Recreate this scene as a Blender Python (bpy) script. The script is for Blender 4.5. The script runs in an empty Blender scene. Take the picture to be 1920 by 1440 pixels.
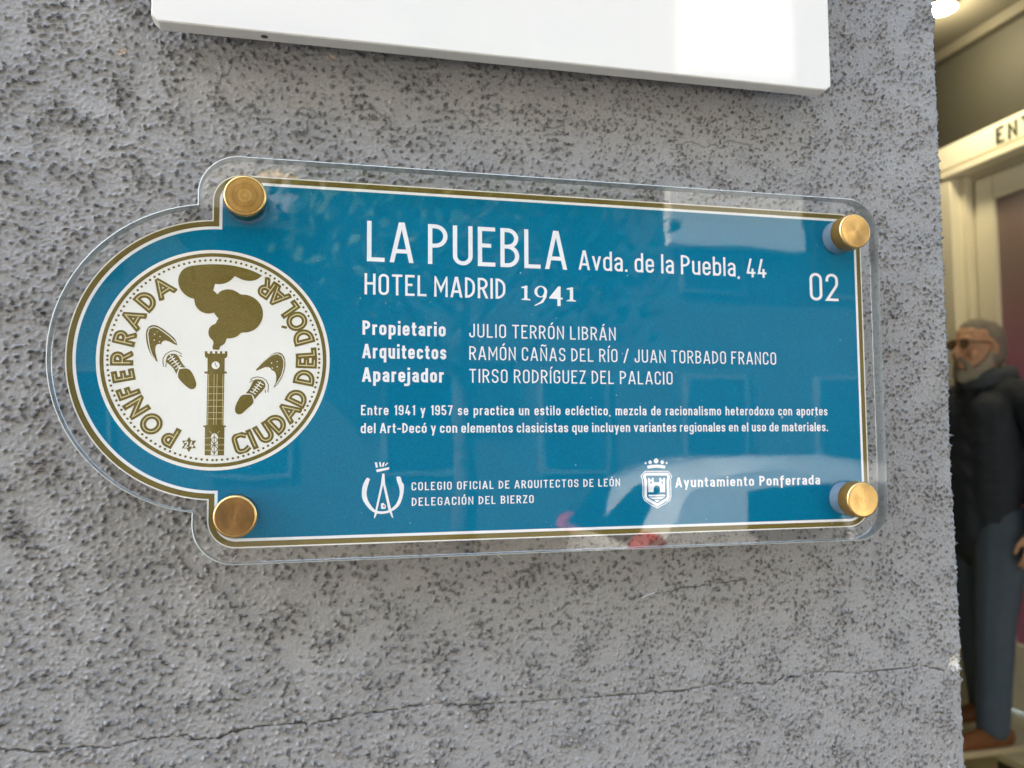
import bpy, bmesh, math, random
import numpy as np
from mathutils import Vector, Matrix
from mathutils.geometry import tessellate_polygon
R = math.radians
sc = bpy.context.scene
col = sc.collection

# measured outlines, in plaque units (origin = centre of the round end) or metres on the wall
SMOKE = [(0.2837,0.6085),(0.2609,0.5859),(0.2304,0.5696),(0.1947,0.5644),(0.1564,0.5694),(0.1231,0.5832),(0.0965,0.5972),(0.0777,0.5734),(0.0527,0.5525),(0.0227,0.5385),(-0.0074,0.5342),(-0.0375,0.5352),(-0.0492,0.4867),(-0.0365,0.478),(-0.0202,0.461),(-0.0065,0.4791),(0.0184,0.4934),(0.0485,0.4998),(0.0788,0.4982),(0.1094,0.4859),(0.1376,0.4643),(0.1706,0.4655),(0.2064,0.457),(0.2424,0.4367),(0.271,0.4053),(0.2895,0.3681),(0.2952,0.3252),(0.288,0.2819),(0.2656,0.2409),(0.2353,0.2107),(0.1999,0.1948),(0.1695,0.1903),(0.1442,0.1897),(0.1268,0.1679),(0.1043,0.1541),(0.0792,0.1471),(0.0466,0.1448),(0.042,0.1208),(0.0297,0.102),(0.0049,0.0893),(0.0026,0.0776),(-0.0022,0.0626),(-0.0446,0.065),(-0.0484,0.0845),(-0.0403,0.1058),(-0.0431,0.1269),(-0.0608,0.1424),(-0.0736,0.1633),(-0.0775,0.187),(-0.0721,0.2163),(-0.055,0.238),(-0.0277,0.2493),(-0.0206,0.2707),(-0.0109,0.287),(-0.0287,0.3078),(-0.0415,0.3287),(-0.0639,0.3211),(-0.0938,0.3202),(-0.1237,0.3299),(-0.1514,0.3519),(-0.1693,0.3805),(-0.176,0.4237),(-0.2048,0.4296),(-0.2372,0.4497),(-0.2649,0.4805),(-0.2803,0.5143),(-0.2859,0.5512),(-0.2792,0.5885),(-0.2626,0.621),(-0.236,0.6461),(-0.1892,0.6614),(-0.1148,0.6726),(-0.0399,0.6775),(0.0356,0.6775),(0.1117,0.669),(0.1883,0.6506),(0.2398,0.6311)]
TOWER = [(-0.098,0.0511),(-0.0802,0.0514),(-0.0799,0.035),(-0.0632,0.0353),(-0.0635,0.0518),(-0.0474,0.0521),(-0.0471,0.0356),(-0.0292,0.0359),(-0.0294,0.0524),(-0.0133,0.0527),(-0.013,0.0362),(0.0038,0.0365),(0.0035,0.053),(0.0197,0.0533),(0.02,0.0368),(0.0368,0.0371),(0.0365,0.0536),(0.0533,0.0539),(0.0539,0.0202),(0.0469,0.0061),(0.0361,0.004),(0.0376,-0.0912),(0.0526,-0.091),(0.0529,-0.105),(0.0361,-0.1064),(0.0361,-0.2558),(0.0348,-0.4732),(0.0527,-0.4752),(0.0529,-0.4859),(0.0428,-0.4865),(0.0429,-0.6847),(-0.0864,-0.6833),(-0.0875,-0.4861),(-0.0993,-0.4855),(-0.0995,-0.4748),(-0.0782,-0.473),(-0.0784,-0.2565),(-0.078,-0.1079),(-0.0982,-0.1068),(-0.0985,-0.093),(-0.0777,-0.0927),(-0.0793,0.0021),(-0.0895,0.0038),(-0.0974,0.0176)]
CLOCK = [(0.0033,-0.0473),(0.0025,-0.0544),(-0.0001,-0.061),(-0.0042,-0.0667),(-0.0097,-0.0711),(-0.0162,-0.0739),(-0.0231,-0.0749),(-0.0301,-0.0741),(-0.0366,-0.0714),(-0.0423,-0.0672),(-0.0466,-0.0616),(-0.0494,-0.0551),(-0.0504,-0.0481),(-0.0497,-0.041),(-0.0471,-0.0344),(-0.0429,-0.0287),(-0.0374,-0.0243),(-0.031,-0.0215),(-0.024,-0.0204),(-0.0171,-0.0213),(-0.0105,-0.0239),(-0.0049,-0.0281),(-0.0005,-0.0337),(0.0023,-0.0402)]
TWLINES = [[(-0.0236,-0.0477),(-0.0281,-0.0275)],[(-0.0236,-0.0477),(-0.012,-0.0615)],[(-0.0327,-0.1111),(-0.0302,-0.47)],[(-0.0118,-0.1108),(-0.0136,-0.47)],[(-0.0702,-0.1115),(-0.07,-0.4699)],[(0.0271,-0.1104),(0.027,-0.4701)],[(-0.0776,-0.2012),(0.0358,-0.2002)],[(-0.0767,-0.2502),(0.0354,-0.2495)],[(-0.0771,-0.2955),(0.0361,-0.295)],[(-0.0764,-0.3395),(0.0356,-0.3391)],[(-0.0768,-0.3834),(0.0357,-0.3833)],[(-0.0766,-0.4273),(0.0352,-0.4273)],[(-0.0859,-0.6104),(-0.0468,-0.6107)],[(0.0007,-0.6111),(0.043,-0.6114)],[(-0.0867,-0.5636),(-0.0489,-0.5607)],[(0.001,-0.561),(0.0422,-0.5644)],[(-0.0852,-0.6478),(-0.0462,-0.6482)],[(0.0013,-0.6486),(0.0436,-0.649)],[(-0.0435,-0.5294),(-0.0586,-0.5137)],[(-0.0049,-0.5296),(0.0098,-0.514)]]
TWWIN = [(-0.0456,-0.6813),(-0.0455,-0.5513),(-0.0386,-0.5357),(-0.0245,-0.5283),(-0.0089,-0.5359),(-0.0003,-0.5516),(0.0006,-0.6817)]
TWLAT = [[(-0.025,-0.5327),(-0.0225,-0.6815)],[(-0.0462,-0.5763),(-0.0247,-0.5514)],[(-0.0247,-0.5514),(-0.0011,-0.5766)],[(-0.0462,-0.5763),(-0.0238,-0.6078)],[(-0.0238,-0.6078),(-0.0011,-0.5766)],[(-0.0452,-0.6388),(-0.0238,-0.6078)],[(-0.0238,-0.6078),(-0.0001,-0.6392)],[(-0.0452,-0.6388),(-0.0227,-0.6734)],[(-0.0227,-0.6734),(-0.0001,-0.6392)],[(-0.0462,-0.6107),(0.0001,-0.6111)]]
HEELS = [[(0.2476,-0.0853),(0.2624,-0.0531),(0.2865,-0.0239),(0.3229,0.0088),(0.3563,0.0383),(0.3901,0.0531),(0.4211,0.0492),(0.4431,0.027),(0.454,-0.0084),(0.4533,-0.0536),(0.4415,-0.1053),(0.4174,-0.1571),(0.3931,-0.1894),(0.3717,-0.2056),(0.3867,-0.1702),(0.3924,-0.138),(0.389,-0.106),(0.3763,-0.0836),(0.3578,-0.0774),(0.3484,-0.0615),(0.3329,-0.0534),(0.3114,-0.0556),(0.281,-0.072)],[(-0.4048,-0.032),(-0.4293,-0.0142),(-0.4542,0.0218),(-0.4744,0.0682),(-0.4861,0.12),(-0.49,0.1667),(-0.4821,0.2034),(-0.4633,0.2247),(-0.4345,0.2307),(-0.4052,0.221),(-0.3708,0.1983),(-0.3312,0.1678),(-0.3014,0.1397),(-0.2888,0.119),(-0.2818,0.0887),(-0.3054,0.0977),(-0.3301,0.1129),(-0.3571,0.1238),(-0.3764,0.1182),(-0.3858,0.1039),(-0.388,0.0908),(-0.3939,0.0969),(-0.4123,0.0955),(-0.424,0.0796),(-0.4258,0.0483),(-0.4178,0.012),(-0.4109,-0.0165)]]
VAMPS = [[(0.2332,-0.1525),(0.2545,-0.1427),(0.2881,-0.1456),(0.3128,-0.1645),(0.3194,-0.1965),(0.2983,-0.2254),(0.2712,-0.2543),(0.2443,-0.2895),(0.2348,-0.2609),(0.2194,-0.2483),(0.1829,-0.2453),(0.2038,-0.2197),(0.2186,-0.191)],[(0.1649,-0.255),(0.2225,-0.2546),(0.232,-0.28),(0.2385,-0.3086),(0.2236,-0.3309),(0.1936,-0.3564),(0.1638,-0.3881),(0.1428,-0.3977),(0.1217,-0.3914),(0.1105,-0.3693),(0.1147,-0.3313),(0.1322,-0.2932),(0.1469,-0.2678)],[(-0.3476,0.0133),(-0.3236,0.0293),(-0.2895,0.03),(-0.2695,0.0094),(-0.2542,-0.027),(-0.2241,-0.0658),(-0.2485,-0.0662),(-0.2658,-0.0586),(-0.2704,-0.0743),(-0.2842,-0.1136),(-0.3021,-0.0747),(-0.3269,-0.049),(-0.3564,-0.0286)],[(-0.2654,-0.0795),(-0.224,-0.071),(-0.1993,-0.0786),(-0.1817,-0.0993),(-0.1664,-0.1305),(-0.1509,-0.1723),(-0.1504,-0.1984),(-0.1648,-0.2169),(-0.1869,-0.2196),(-0.2117,-0.2042),(-0.2465,-0.1706),(-0.274,-0.137),(-0.2722,-0.1057)]]
SHOEINL = [[(0.2576,-0.0628),(0.2956,-0.0205),(0.3351,0.0154),(0.3656,0.0353),(0.3964,0.0423),(0.4276,0.0267),(0.4435,-0.0086),(0.4421,-0.0537),(0.4292,-0.1119),(0.405,-0.1572),(0.3869,-0.1862)],[(-0.4245,-0.0141),(-0.4444,0.0168),(-0.4599,0.0633),(-0.4706,0.1151),(-0.4765,0.167),(-0.4677,0.2037),(-0.439,0.2159),(-0.4098,0.2078),(-0.3704,0.18),(-0.3308,0.1495),(-0.306,0.1239),(-0.291,0.1059)],[(0.2852,-0.1616),(0.2314,-0.2386)],[(-0.3283,0.0214),(-0.2707,-0.0586)],[(0.2639,-0.1618),(0.3039,-0.1838)],[(0.2519,-0.1779),(0.2919,-0.2031)],[(0.2399,-0.194),(0.2769,-0.2192)],[(0.228,-0.21),(0.2649,-0.2352)],[(0.213,-0.2292),(0.2529,-0.2512)],[(-0.3039,0.0166),(-0.3422,-0.0127)],[(-0.2938,0.0011),(-0.3298,-0.0256)],[(-0.2788,-0.0169),(-0.3173,-0.0437)],[(-0.2663,-0.0324),(-0.3048,-0.0591)],[(-0.2538,-0.0479),(-0.2898,-0.0772)]]
SHOEDOT = [(0.3571,-0.026),(0.3959,-0.0145),(0.3976,-0.0524),(0.3625,-0.0626),(-0.4316,0.1629),(-0.3955,0.1491),(-0.4337,0.1237),(-0.3991,0.1125)]
SHOECURV = [[(0.2119,-0.1496),(0.233,-0.1334),(0.2603,-0.1267),(0.294,-0.1327),(0.3219,-0.1516),(0.3376,-0.1835),(0.3352,-0.2379)],[(0.2091,-0.1668),(0.2302,-0.1526)],[(0.3154,-0.2189),(0.3188,-0.2425)],[(-0.3679,-0.0626),(-0.3734,-0.0289),(-0.3725,-0.0028),(-0.3575,0.0235),(-0.3288,0.0449),(-0.2997,0.0517),(-0.2701,0.0408),(-0.2503,0.0265)],[(-0.3533,-0.0661),(-0.3524,-0.0364)],[(-0.2673,0.0188),(-0.2476,0.0108)]]
STAR = (-0.1913,-0.6065)
RINGL = [('P',(-118.5,0.628)),('O',(-132.6,0.62)),('N',(-146.5,0.623)),('F',(-157.6,0.626)),('E',(-168.5,0.622)),('R',(-179.6,0.62)),('R',(167.1,0.62)),('A',(153.5,0.601)),('D',(139.3,0.617)),('A',(126.1,0.6))]
RINGR = [('C',(-72.9,0.62)),('I',(-66.2,0.615)),('U',(-57.5,0.608)),('D',(-47.1,0.625)),('A',(-36.3,0.638)),('D',(-25.7,0.622)),('D',(-11.3,0.632)),('E',(-1.3,0.632)),('L',(5.1,0.629)),('D',(16.2,0.635)),('Ó',(27.5,0.627)),('L',(37.1,0.638)),('A',(48.0,0.634)),('R',(57.1,0.627))]
HSHOE = [(1.0404,-0.8581),(1.0626,-0.8686),(1.0507,-0.9018),(1.0379,-0.9521),(1.0381,-0.9925),(1.0514,-1.0332),(1.0787,-1.0743),(1.104,-1.1002),(1.1494,-1.1084),(1.1949,-1.1025),(1.2355,-1.0761),(1.2608,-1.0432),(1.276,-1.0028),(1.281,-0.9673),(1.2738,-0.9263),(1.2573,-0.8852),(1.2552,-0.8566),(1.2705,-0.8517),(1.2879,-0.8602),(1.2942,-0.8961),(1.3116,-0.9117),(1.3087,-0.9679),(1.2985,-1.0135),(1.2813,-1.059),(1.2538,-1.0888),(1.2203,-1.1082),(1.1849,-1.1225),(1.1343,-1.1262),(1.094,-1.115),(1.0536,-1.0837),(1.0233,-1.0427),(1.0051,-1.0069),(1.0028,-0.9514),(1.0106,-0.9112),(1.0245,-0.8811)]
COMPASS = [[(1.1513,-0.8304),(1.1665,-0.8327),(1.1719,-0.904),(1.1557,-0.919),(1.1405,-0.9136)],[(1.1405,-0.9136),(1.1557,-0.919),(1.116,-1.0954),(1.1121,-1.1256),(1.0962,-1.1575),(1.0921,-1.1452),(1.1039,-1.085)],[(1.1577,-0.916),(1.1719,-0.904),(1.2152,-1.0878),(1.2337,-1.1573),(1.2204,-1.1488),(1.1969,-1.0975)],[(1.1421,-1.0505),(1.1592,-1.0439),(1.1796,-1.0666),(1.1746,-1.0888),(1.1443,-1.088)],[(1.0953,-0.7472),(1.1125,-0.7474),(1.1187,-0.7862),(1.1045,-0.786)],[(1.1276,-0.7456),(1.1378,-0.7457),(1.145,-0.7794),(1.1328,-0.7813)],[(1.155,-0.751),(1.1682,-0.7481),(1.1592,-0.7796),(1.1491,-0.7795)],[(1.1835,-0.7514),(1.1957,-0.7516),(1.1754,-0.7737),(1.1673,-0.7736)],[(1.1046,-0.8013),(1.2019,-0.7843),(1.1989,-0.8006),(1.1128,-0.8197)]]
REDDOT = (1.1644,-1.0683)
CRESTTHIN = [(3.2189,-0.8446),(3.4143,-0.8475),(3.4455,-0.8844),(3.4367,-0.9118),(3.436,-1.0456),(3.4262,-1.076),(3.3843,-1.1055),(3.3178,-1.1361),(3.2529,-1.1023),(3.2106,-1.0729),(3.1978,-1.0404),(3.1989,-0.9343),(3.1953,-0.9077),(3.1843,-0.8816)]
CRESTTHICK = [(3.2246,-0.8671),(3.4056,-0.87),(3.4201,-0.8893),(3.412,-0.9229),(3.4136,-1.0471),(3.4049,-1.0671),(3.3183,-1.1126),(3.2292,-1.0631),(3.2197,-1.0428),(3.2228,-0.9195),(3.2104,-0.8859)]
CASTLE = [[(3.2445,-0.8971),(3.2568,-0.8973),(3.2565,-0.9106),(3.275,-0.9109),(3.2752,-0.8976),(3.2896,-0.8978),(3.291,-0.9329),(3.3382,-0.9338),(3.3402,-0.8987),(3.3554,-0.899),(3.3552,-0.9123),(3.3737,-0.9126),(3.374,-0.8993),(3.3885,-0.8995),(3.387,-1.0133),(3.3429,-1.0124),(3.3416,-0.975),(3.3336,-0.9615),(3.3172,-0.9563),(3.3007,-0.9609),(3.2901,-0.9778),(3.2882,-1.0112),(3.2444,-1.0103)],[(3.2453,-1.0308),(3.3858,-1.0323),(3.3855,-1.0464),(3.245,-1.0441)],[(3.2457,-1.051),(3.3854,-1.0522),(3.3521,-1.0674),(3.2782,-1.0669)],[(3.2924,-1.0736),(3.3437,-1.0741),(3.3167,-1.0905)],[(3.236,-0.8018),(3.2751,-0.7947),(3.3163,-0.7933),(3.3575,-0.7958),(3.3945,-0.8031),(3.3879,-0.8268),(3.3529,-0.8206),(3.3158,-0.8181),(3.2829,-0.8196),(3.2418,-0.8247)]]
CASTWIN = [[(3.2624,-0.924),(3.2727,-0.9242),(3.2723,-0.9451),(3.262,-0.9449)],[(3.3582,-0.9257),(3.3673,-0.9259),(3.3668,-0.9469),(3.3578,-0.9467)]]
CRBALL = [(3.3148,-0.7638,0.0205),(3.2632,-0.7743,0.015),(3.367,-0.7756,0.015),(3.2246,-0.7807,0.0085),(3.4041,-0.7818,0.0085)]
SERIF = [[(2.2163,0.596),(2.2565,0.6095),(2.2654,0.6065),(2.2647,0.5082),(2.2903,0.5014),(2.2902,0.4938),(2.2177,0.4957),(2.2178,0.5023),(2.2401,0.5095),(2.2407,0.5881),(2.2184,0.5884)],[(2.4236,0.5685),(2.4198,0.5244),(2.3912,0.4796),(2.3235,0.4501),(2.3235,0.4577),(2.3687,0.4843),(2.3915,0.5125),(2.3975,0.5565)],[(2.5159,0.6126),(2.5353,0.6122),(2.5343,0.5239),(2.5514,0.5223),(2.5512,0.5101),(2.5341,0.5096),(2.5336,0.4567),(2.5074,0.457),(2.508,0.5109),(2.4423,0.5142),(2.4424,0.523)],[(2.5853,0.5985),(2.6278,0.6101),(2.6381,0.6071),(2.637,0.5108),(2.661,0.5038),(2.6609,0.4961),(2.5842,0.4969),(2.5843,0.5035),(2.6106,0.511),(2.6115,0.5884),(2.5852,0.5897)]]
NINE = [[(2.4247,0.5674),(2.4228,0.5554),(2.4175,0.5441),(2.4092,0.5342),(2.3984,0.5265),(2.3858,0.5215),(2.3724,0.5195),(2.359,0.5206),(2.3466,0.5248),(2.3359,0.5317),(2.3278,0.5409),(2.3227,0.5519),(2.3211,0.5637),(2.3229,0.5757),(2.3282,0.587),(2.3365,0.5968),(2.3473,0.6045),(2.3598,0.6096),(2.3732,0.6116),(2.3866,0.6106),(2.3991,0.6064),(2.4098,0.5995),(2.418,0.5902),(2.423,0.5793)],[(2.401,0.5665),(2.3999,0.5568),(2.397,0.5477),(2.3925,0.5399),(2.3866,0.5337),(2.3798,0.5298),(2.3725,0.5283),(2.3652,0.5293),(2.3584,0.5328),(2.3527,0.5385),(2.3483,0.546),(2.3455,0.5549),(2.3447,0.5645),(2.3457,0.5742),(2.3486,0.5833),(2.3531,0.5912),(2.359,0.5973),(2.3658,0.6013),(2.3731,0.6029),(2.3804,0.6019),(2.3872,0.5984),(2.393,0.5927),(2.3974,0.5851),(2.4001,0.5762)]]
CRACK = [(-0.0993,1.3875),(-0.0873,1.3851),(-0.075,1.3829),(-0.0647,1.3835),(-0.0564,1.3836),(-0.0458,1.3831),(-0.0326,1.3842),(-0.0177,1.3852),(-0.0129,1.3854),(-0.0101,1.3829),(0.0002,1.3825),(0.0069,1.3849),(0.0207,1.3856),(0.0489,1.3861),(0.0683,1.3881),(0.0983,1.3894),(0.132,1.3872),(0.1726,1.3866),(0.2152,1.3863),(0.2299,1.387),(0.2448,1.3886),(0.2599,1.3875),(0.2753,1.3856),(0.2784,1.3875),(0.3006,1.3901),(0.3231,1.3877),(0.3563,1.3885),(0.3649,1.3896),(0.3699,1.3881),(0.3801,1.3851)]
CRACK2 = [(0.2104,1.4358),(0.2281,1.4382),(0.2431,1.4391),(0.2614,1.4399)]
CHIP = (0.388,1.3892)
TANS = [(0.0217,1.6395),(0.0162,1.6396),(0.0276,1.6389),(-0.0466,1.6925),(0.0464,1.7002),(0.2233,1.4914)]
COBWEB = [[(-0.008,1.4634),(-0.0062,1.4667)],[(0.0053,1.4612),(0.0076,1.4631)],[(0.1271,1.4583),(0.1311,1.455)],[(0.2016,1.4341),(0.2089,1.4364)]]
CAMDATA = {'loc': [0.03996,-0.39955,1.51413],'r': [0.9725589177073188,-0.2325688435047775,-0.0063941081331923295],'u': [-0.009395329138932793,-0.06672040961630306,0.9977274751809754],'fw': [0.23246694254955855,0.970288678678404,0.06707459019760902],'f': 1554.2277136397693,'lc': [-0.019704490796244586,-0.005294085370091102]}

U = 0.061            # metres per plaque unit
YP = -0.022          # front of the printed panel
PZ = 1.55            # height of the plaque centre line

# ---------------------------------------------------------------- camera
cam_d = bpy.data.cameras.new("camera")
cam = bpy.data.objects.new("camera", cam_d)
col.objects.link(cam)
cr_, cu_, cf_ = (Vector(CAMDATA[k]) for k in ("r", "u", "fw"))
M = Matrix((cr_, cu_, -cf_)).transposed().to_4x4()
M.translation = Vector(CAMDATA["loc"])
cam.matrix_world = M
cam_d.sensor_width = 36.0
cam_d.lens = CAMDATA["f"] / 1920 * 36
cam_d.clip_start = 0.02
cam_d.clip_end = 500
cam_d.dof.use_dof = True
cam_d.dof.focus_distance = 0.372
cam_d.dof.aperture_fstop = 13.5
sc.camera = cam

# ---------------------------------------------------------------- sky and sun (the wall is in open shade, the street behind the camera is sunlit)
SUN_EL, SUN_AZ = 46.0, 290.0      # azimuth: clockwise from +Y
world = bpy.data.worlds.new("World")
sc.world = world
world.use_nodes = True
nt = world.node_tree
for n in list(nt.nodes): nt.nodes.remove(n)
sky = nt.nodes.new("ShaderNodeTexSky")
sky.sky_type = 'NISHITA'
sky.sun_disc = False
sky.sun_elevation = R(SUN_EL)
sky.sun_rotation = R(SUN_AZ)
sky.altitude = 500
sky.air_density = 1.0
sky.dust_density = 4.0
sky.ozone_density = 0.6
bg = nt.nodes.new("ShaderNodeBackground")
bg.inputs[1].default_value = 0.15
wo = nt.nodes.new("ShaderNodeOutputWorld")
nt.links.new(sky.outputs[0], bg.inputs[0])
nt.links.new(bg.outputs[0], wo.inputs[0])
sd = bpy.data.lights.new("sun", 'SUN')
sd.energy = 5.0
sd.angle = R(0.6)
sd.color = (1.0, 0.93, 0.84)
so = bpy.data.objects.new("sun", sd)
col.objects.link(so)
sdir = Vector((math.sin(R(SUN_AZ)) * math.cos(R(SUN_EL)), math.cos(R(SUN_AZ)) * math.cos(R(SUN_EL)), math.sin(R(SUN_EL))))
so.rotation_euler = (-sdir).to_track_quat('-Z', 'Y').to_euler()
so.location = (-6, -6, 12)
vs = sc.view_settings
vs.view_transform = 'Standard'
vs.look = 'None'
vs.gamma = 1
vs.exposure = 3.22
vs.use_white_balance = True
vs.white_balance_temperature = 6680
vs.white_balance_tint = 6
sc.cycles.use_denoising = True
sc.cycles.max_bounces = 10
sc.cycles.transparent_max_bounces = 16
sc.cycles.sample_clamp_indirect = 6

# ---------------------------------------------------------------- helpers
def lin(h):
    if isinstance(h, str):
        h = [int(h[i:i + 2], 16) / 255 for i in (0, 2, 4)]
    return tuple((c / 12.92 if c <= 0.04045 else ((c + 0.055) / 1.055) ** 2.4) for c in h)

def tag(o, label=None, cat=None, group=None, kind=None):
    if label: o['label'] = label
    if cat: o['category'] = cat
    if group: o['group'] = group
    if kind: o['kind'] = kind
    return o

def empty(name, loc=(0, 0, 0), rz=0.0):
    o = bpy.data.objects.new(name, None)
    o.empty_display_size = 0.02
    o.location = loc
    o.rotation_euler = (0, 0, rz)
    col.objects.link(o)
    return o

def link(name, me, mat=None, parent=None, smooth=False):
    o = bpy.data.objects.new(name, me)
    if mat: me.materials.append(mat)
    if smooth:
        me.polygons.foreach_set('use_smooth', [True] * len(me.polygons))
    col.objects.link(o)
    o.parent = parent
    return o

def node_mat(name):
    m = bpy.data.materials.new(name)
    m.use_nodes = True
    t = m.node_tree
    return m, t, t.nodes["Principled BSDF"]

def simple(name, colr, rough=0.6, metal=0.0, spec=0.5, var=0.06, scale=60.0, bump=0.0, bscale=None, coat=0.0):
    """procedural: base colour broken up by two octaves of noise, roughness varied, optional bump"""
    m, t, b = node_mat(name)
    tc = t.nodes.new("ShaderNodeTexCoord")
    nz = t.nodes.new("ShaderNodeTexNoise"); nz.inputs['Scale'].default_value = scale; nz.inputs['Detail'].default_value = 6
    t.links.new(tc.outputs['Object'], nz.inputs['Vector'])
    mix = t.nodes.new("ShaderNodeMix"); mix.data_type = 'RGBA'
    c = lin(colr)
    mix.inputs['A'].default_value = tuple(x * (1 - var) for x in c) + (1,)
    mix.inputs['B'].default_value = tuple(min(1, x * (1 + var)) for x in c) + (1,)
    t.links.new(nz.outputs['Fac'], mix.inputs['Factor'])
    t.links.new(mix.outputs['Result'], b.inputs['Base Color'])
    b.inputs['Roughness'].default_value = rough
    b.inputs['Metallic'].default_value = metal
    b.inputs['Specular IOR Level'].default_value = spec
    b.inputs['Coat Weight'].default_value = coat
    if bump:
        nb = t.nodes.new("ShaderNodeTexNoise"); nb.inputs['Scale'].default_value = bscale or scale * 4; nb.inputs['Detail'].default_value = 4
        t.links.new(tc.outputs['Object'], nb.inputs['Vector'])
        bp = t.nodes.new("ShaderNodeBump"); bp.inputs['Strength'].default_value = 1.0; bp.inputs['Distance'].default_value = bump
        t.links.new(nb.outputs['Fac'], bp.inputs['Height'])
        t.links.new(bp.outputs['Normal'], b.inputs['Normal'])
    return m

class MB:
    def __init__(s): s.v = []; s.f = []
    def add(s, vs_, fs_):
        n = len(s.v); s.v += [tuple(p) for p in vs_]; s.f += [tuple(i + n for i in q) for q in fs_]; return s
    def box(s, x0, x1, y0, y1, z0, z1):
        return s.add([(x0, y0, z0), (x1, y0, z0), (x1, y1, z0), (x0, y1, z0), (x0, y0, z1), (x1, y0, z1), (x1, y1, z1), (x0, y1, z1)],
                     [(0, 3, 2, 1), (4, 5, 6, 7), (0, 1, 5, 4), (1, 2, 6, 5), (2, 3, 7, 6), (3, 0, 4, 7)])
    def prism(s, pts, y0, y1, chamfer=0.0):
        """outline in (x, z), extruded along y; y0 is the front (toward the street)"""
        n = len(pts)
        rings = [(pts, y0), (pts, y1)]
        if chamfer:
            ins = inset(pts, chamfer)
            rings = [(ins, y0), (pts, y0 + chamfer), (pts, y1 - chamfer), (ins, y1)]
        vv = [(p[0], y, p[1]) for q, y in rings for p in q]
        ff = []
        for k in range(len(rings) - 1):
            for i in range(n):
                j = (i + 1) % n
                ff.append((k * n + i, (k + 1) * n + i, (k + 1) * n + j, k * n + j)[::-1])
        base = [Vector((p[0], p[1], 0)) for p in rings[0][0]]
        for tri in tessellate_polygon([base]):
            a, b_, c_ = tri
            ff.append((a, b_, c_)); k = (len(rings) - 1) * n
            ff.append((k + c_, k + b_, k + a))
        return s.add(vv, ff)
    def tube(s, path, r, seg=8):
        path = [Vector(p) for p in path]; n0 = len(s.v)
        for i, p in enumerate(path):
            d = (path[min(i + 1, len(path) - 1)] - path[max(i - 1, 0)]).normalized()
            a = d.orthogonal().normalized(); b_ = d.cross(a)
            rr = r[i] if isinstance(r, (list, tuple)) else r
            for k in range(seg):
                t_ = 2 * math.pi * k / seg
                s.v.append(tuple(p + a * math.cos(t_) * rr + b_ * math.sin(t_) * rr))
        for i in range(len(path) - 1):
            for k in range(seg):
                q = n0 + i * seg; s.f.append((q + k, q + (k + 1) % seg, q + seg + (k + 1) % seg, q + seg + k))
        s.f.append(tuple(n0 + k for k in range(seg))[::-1]); s.f.append(tuple(n0 + (len(path) - 1) * seg + k for k in range(seg)))
        return s
    def lathe(s, prof, seg=48, c=(0, 0, 0)):
        """profile [(radius, y)] turned about the y axis through c"""
        n0 = len(s.v)
        for r_, y in prof:
            for k in range(seg):
                t_ = 2 * math.pi * k / seg
                s.v.append((c[0] + r_ * math.cos(t_), c[1] + y, c[2] + r_ * math.sin(t_)))
        for i in range(len(prof) - 1):
            for k in range(seg):
                a = n0 + i * seg; s.f.append((a + k, a + (k + 1) % seg, a + seg + (k + 1) % seg, a + seg + k))
        s.f.append(tuple(n0 + k for k in range(seg))[::-1])
        s.f.append(tuple(n0 + (len(prof) - 1) * seg + k for k in range(seg)))
        return s
    def mesh(s, name):
        me = bpy.data.meshes.new(name); me.from_pydata(s.v, [], s.f); me.update(); me.validate()
        bm = bmesh.new(); bm.from_mesh(me); bmesh.ops.recalc_face_normals(bm, faces=bm.faces); bm.to_mesh(me); bm.free()
        return me
    def build(s, name, mat, parent=None, smooth=False, bevel=0.0):
        o = link(name, s.mesh(name), mat, parent, smooth)
        if bevel:
            b = o.modifiers.new("bevel", 'BEVEL'); b.width = bevel; b.segments = 2; b.limit_method = 'ANGLE'; b.angle_limit = R(40)
        return o

def inset(pts, d):
    """move a counter-clockwise outline inwards by d"""
    n = len(pts); out = []
    area = sum(pts[i][0] * pts[(i + 1) % n][1] - pts[(i + 1) % n][0] * pts[i][1] for i in range(n))
    sg = 1 if area > 0 else -1
    for i in range(n):
        a, b_, c_ = pts[i - 1], pts[i], pts[(i + 1) % n]
        e1 = Vector((b_[0] - a[0], b_[1] - a[1])); e2 = Vector((c_[0] - b_[0], c_[1] - b_[1]))
        if e1.length < 1e-9 or e2.length < 1e-9: out.append(b_); continue
        e1.normalize(); e2.normalize()
        n1 = Vector((-e1.y, e1.x)) * sg; n2 = Vector((-e2.y, e2.x)) * sg
        m_ = (n1 + n2); k = max(0.35, m_.length_squared / 2)
        m_ = m_ / k / 1.0
        out.append((b_[0] + m_.x * d, b_[1] + m_.y * d))
    return out

def chaikin(p, it=2, corner=62):
    for _ in range(it):
        q = []; n = len(p)
        for i in range(n):
            a, b_, c_ = p[i - 1], p[i], p[(i + 1) % n]
            e1 = Vector((b_[0] - a[0], b_[1] - a[1])); e2 = Vector((c_[0] - b_[0], c_[1] - b_[1]))
            if e1.length > 1e-9 and e2.length > 1e-9 and math.degrees(e1.angle(e2)) > corner: q.append(b_); continue
            q.append((b_[0] * .75 + a[0] * .25, b_[1] * .75 + a[1] * .25)); q.append((b_[0] * .75 + c_[0] * .25, b_[1] * .75 + c_[1] * .25))
        p = q
    return p

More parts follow.
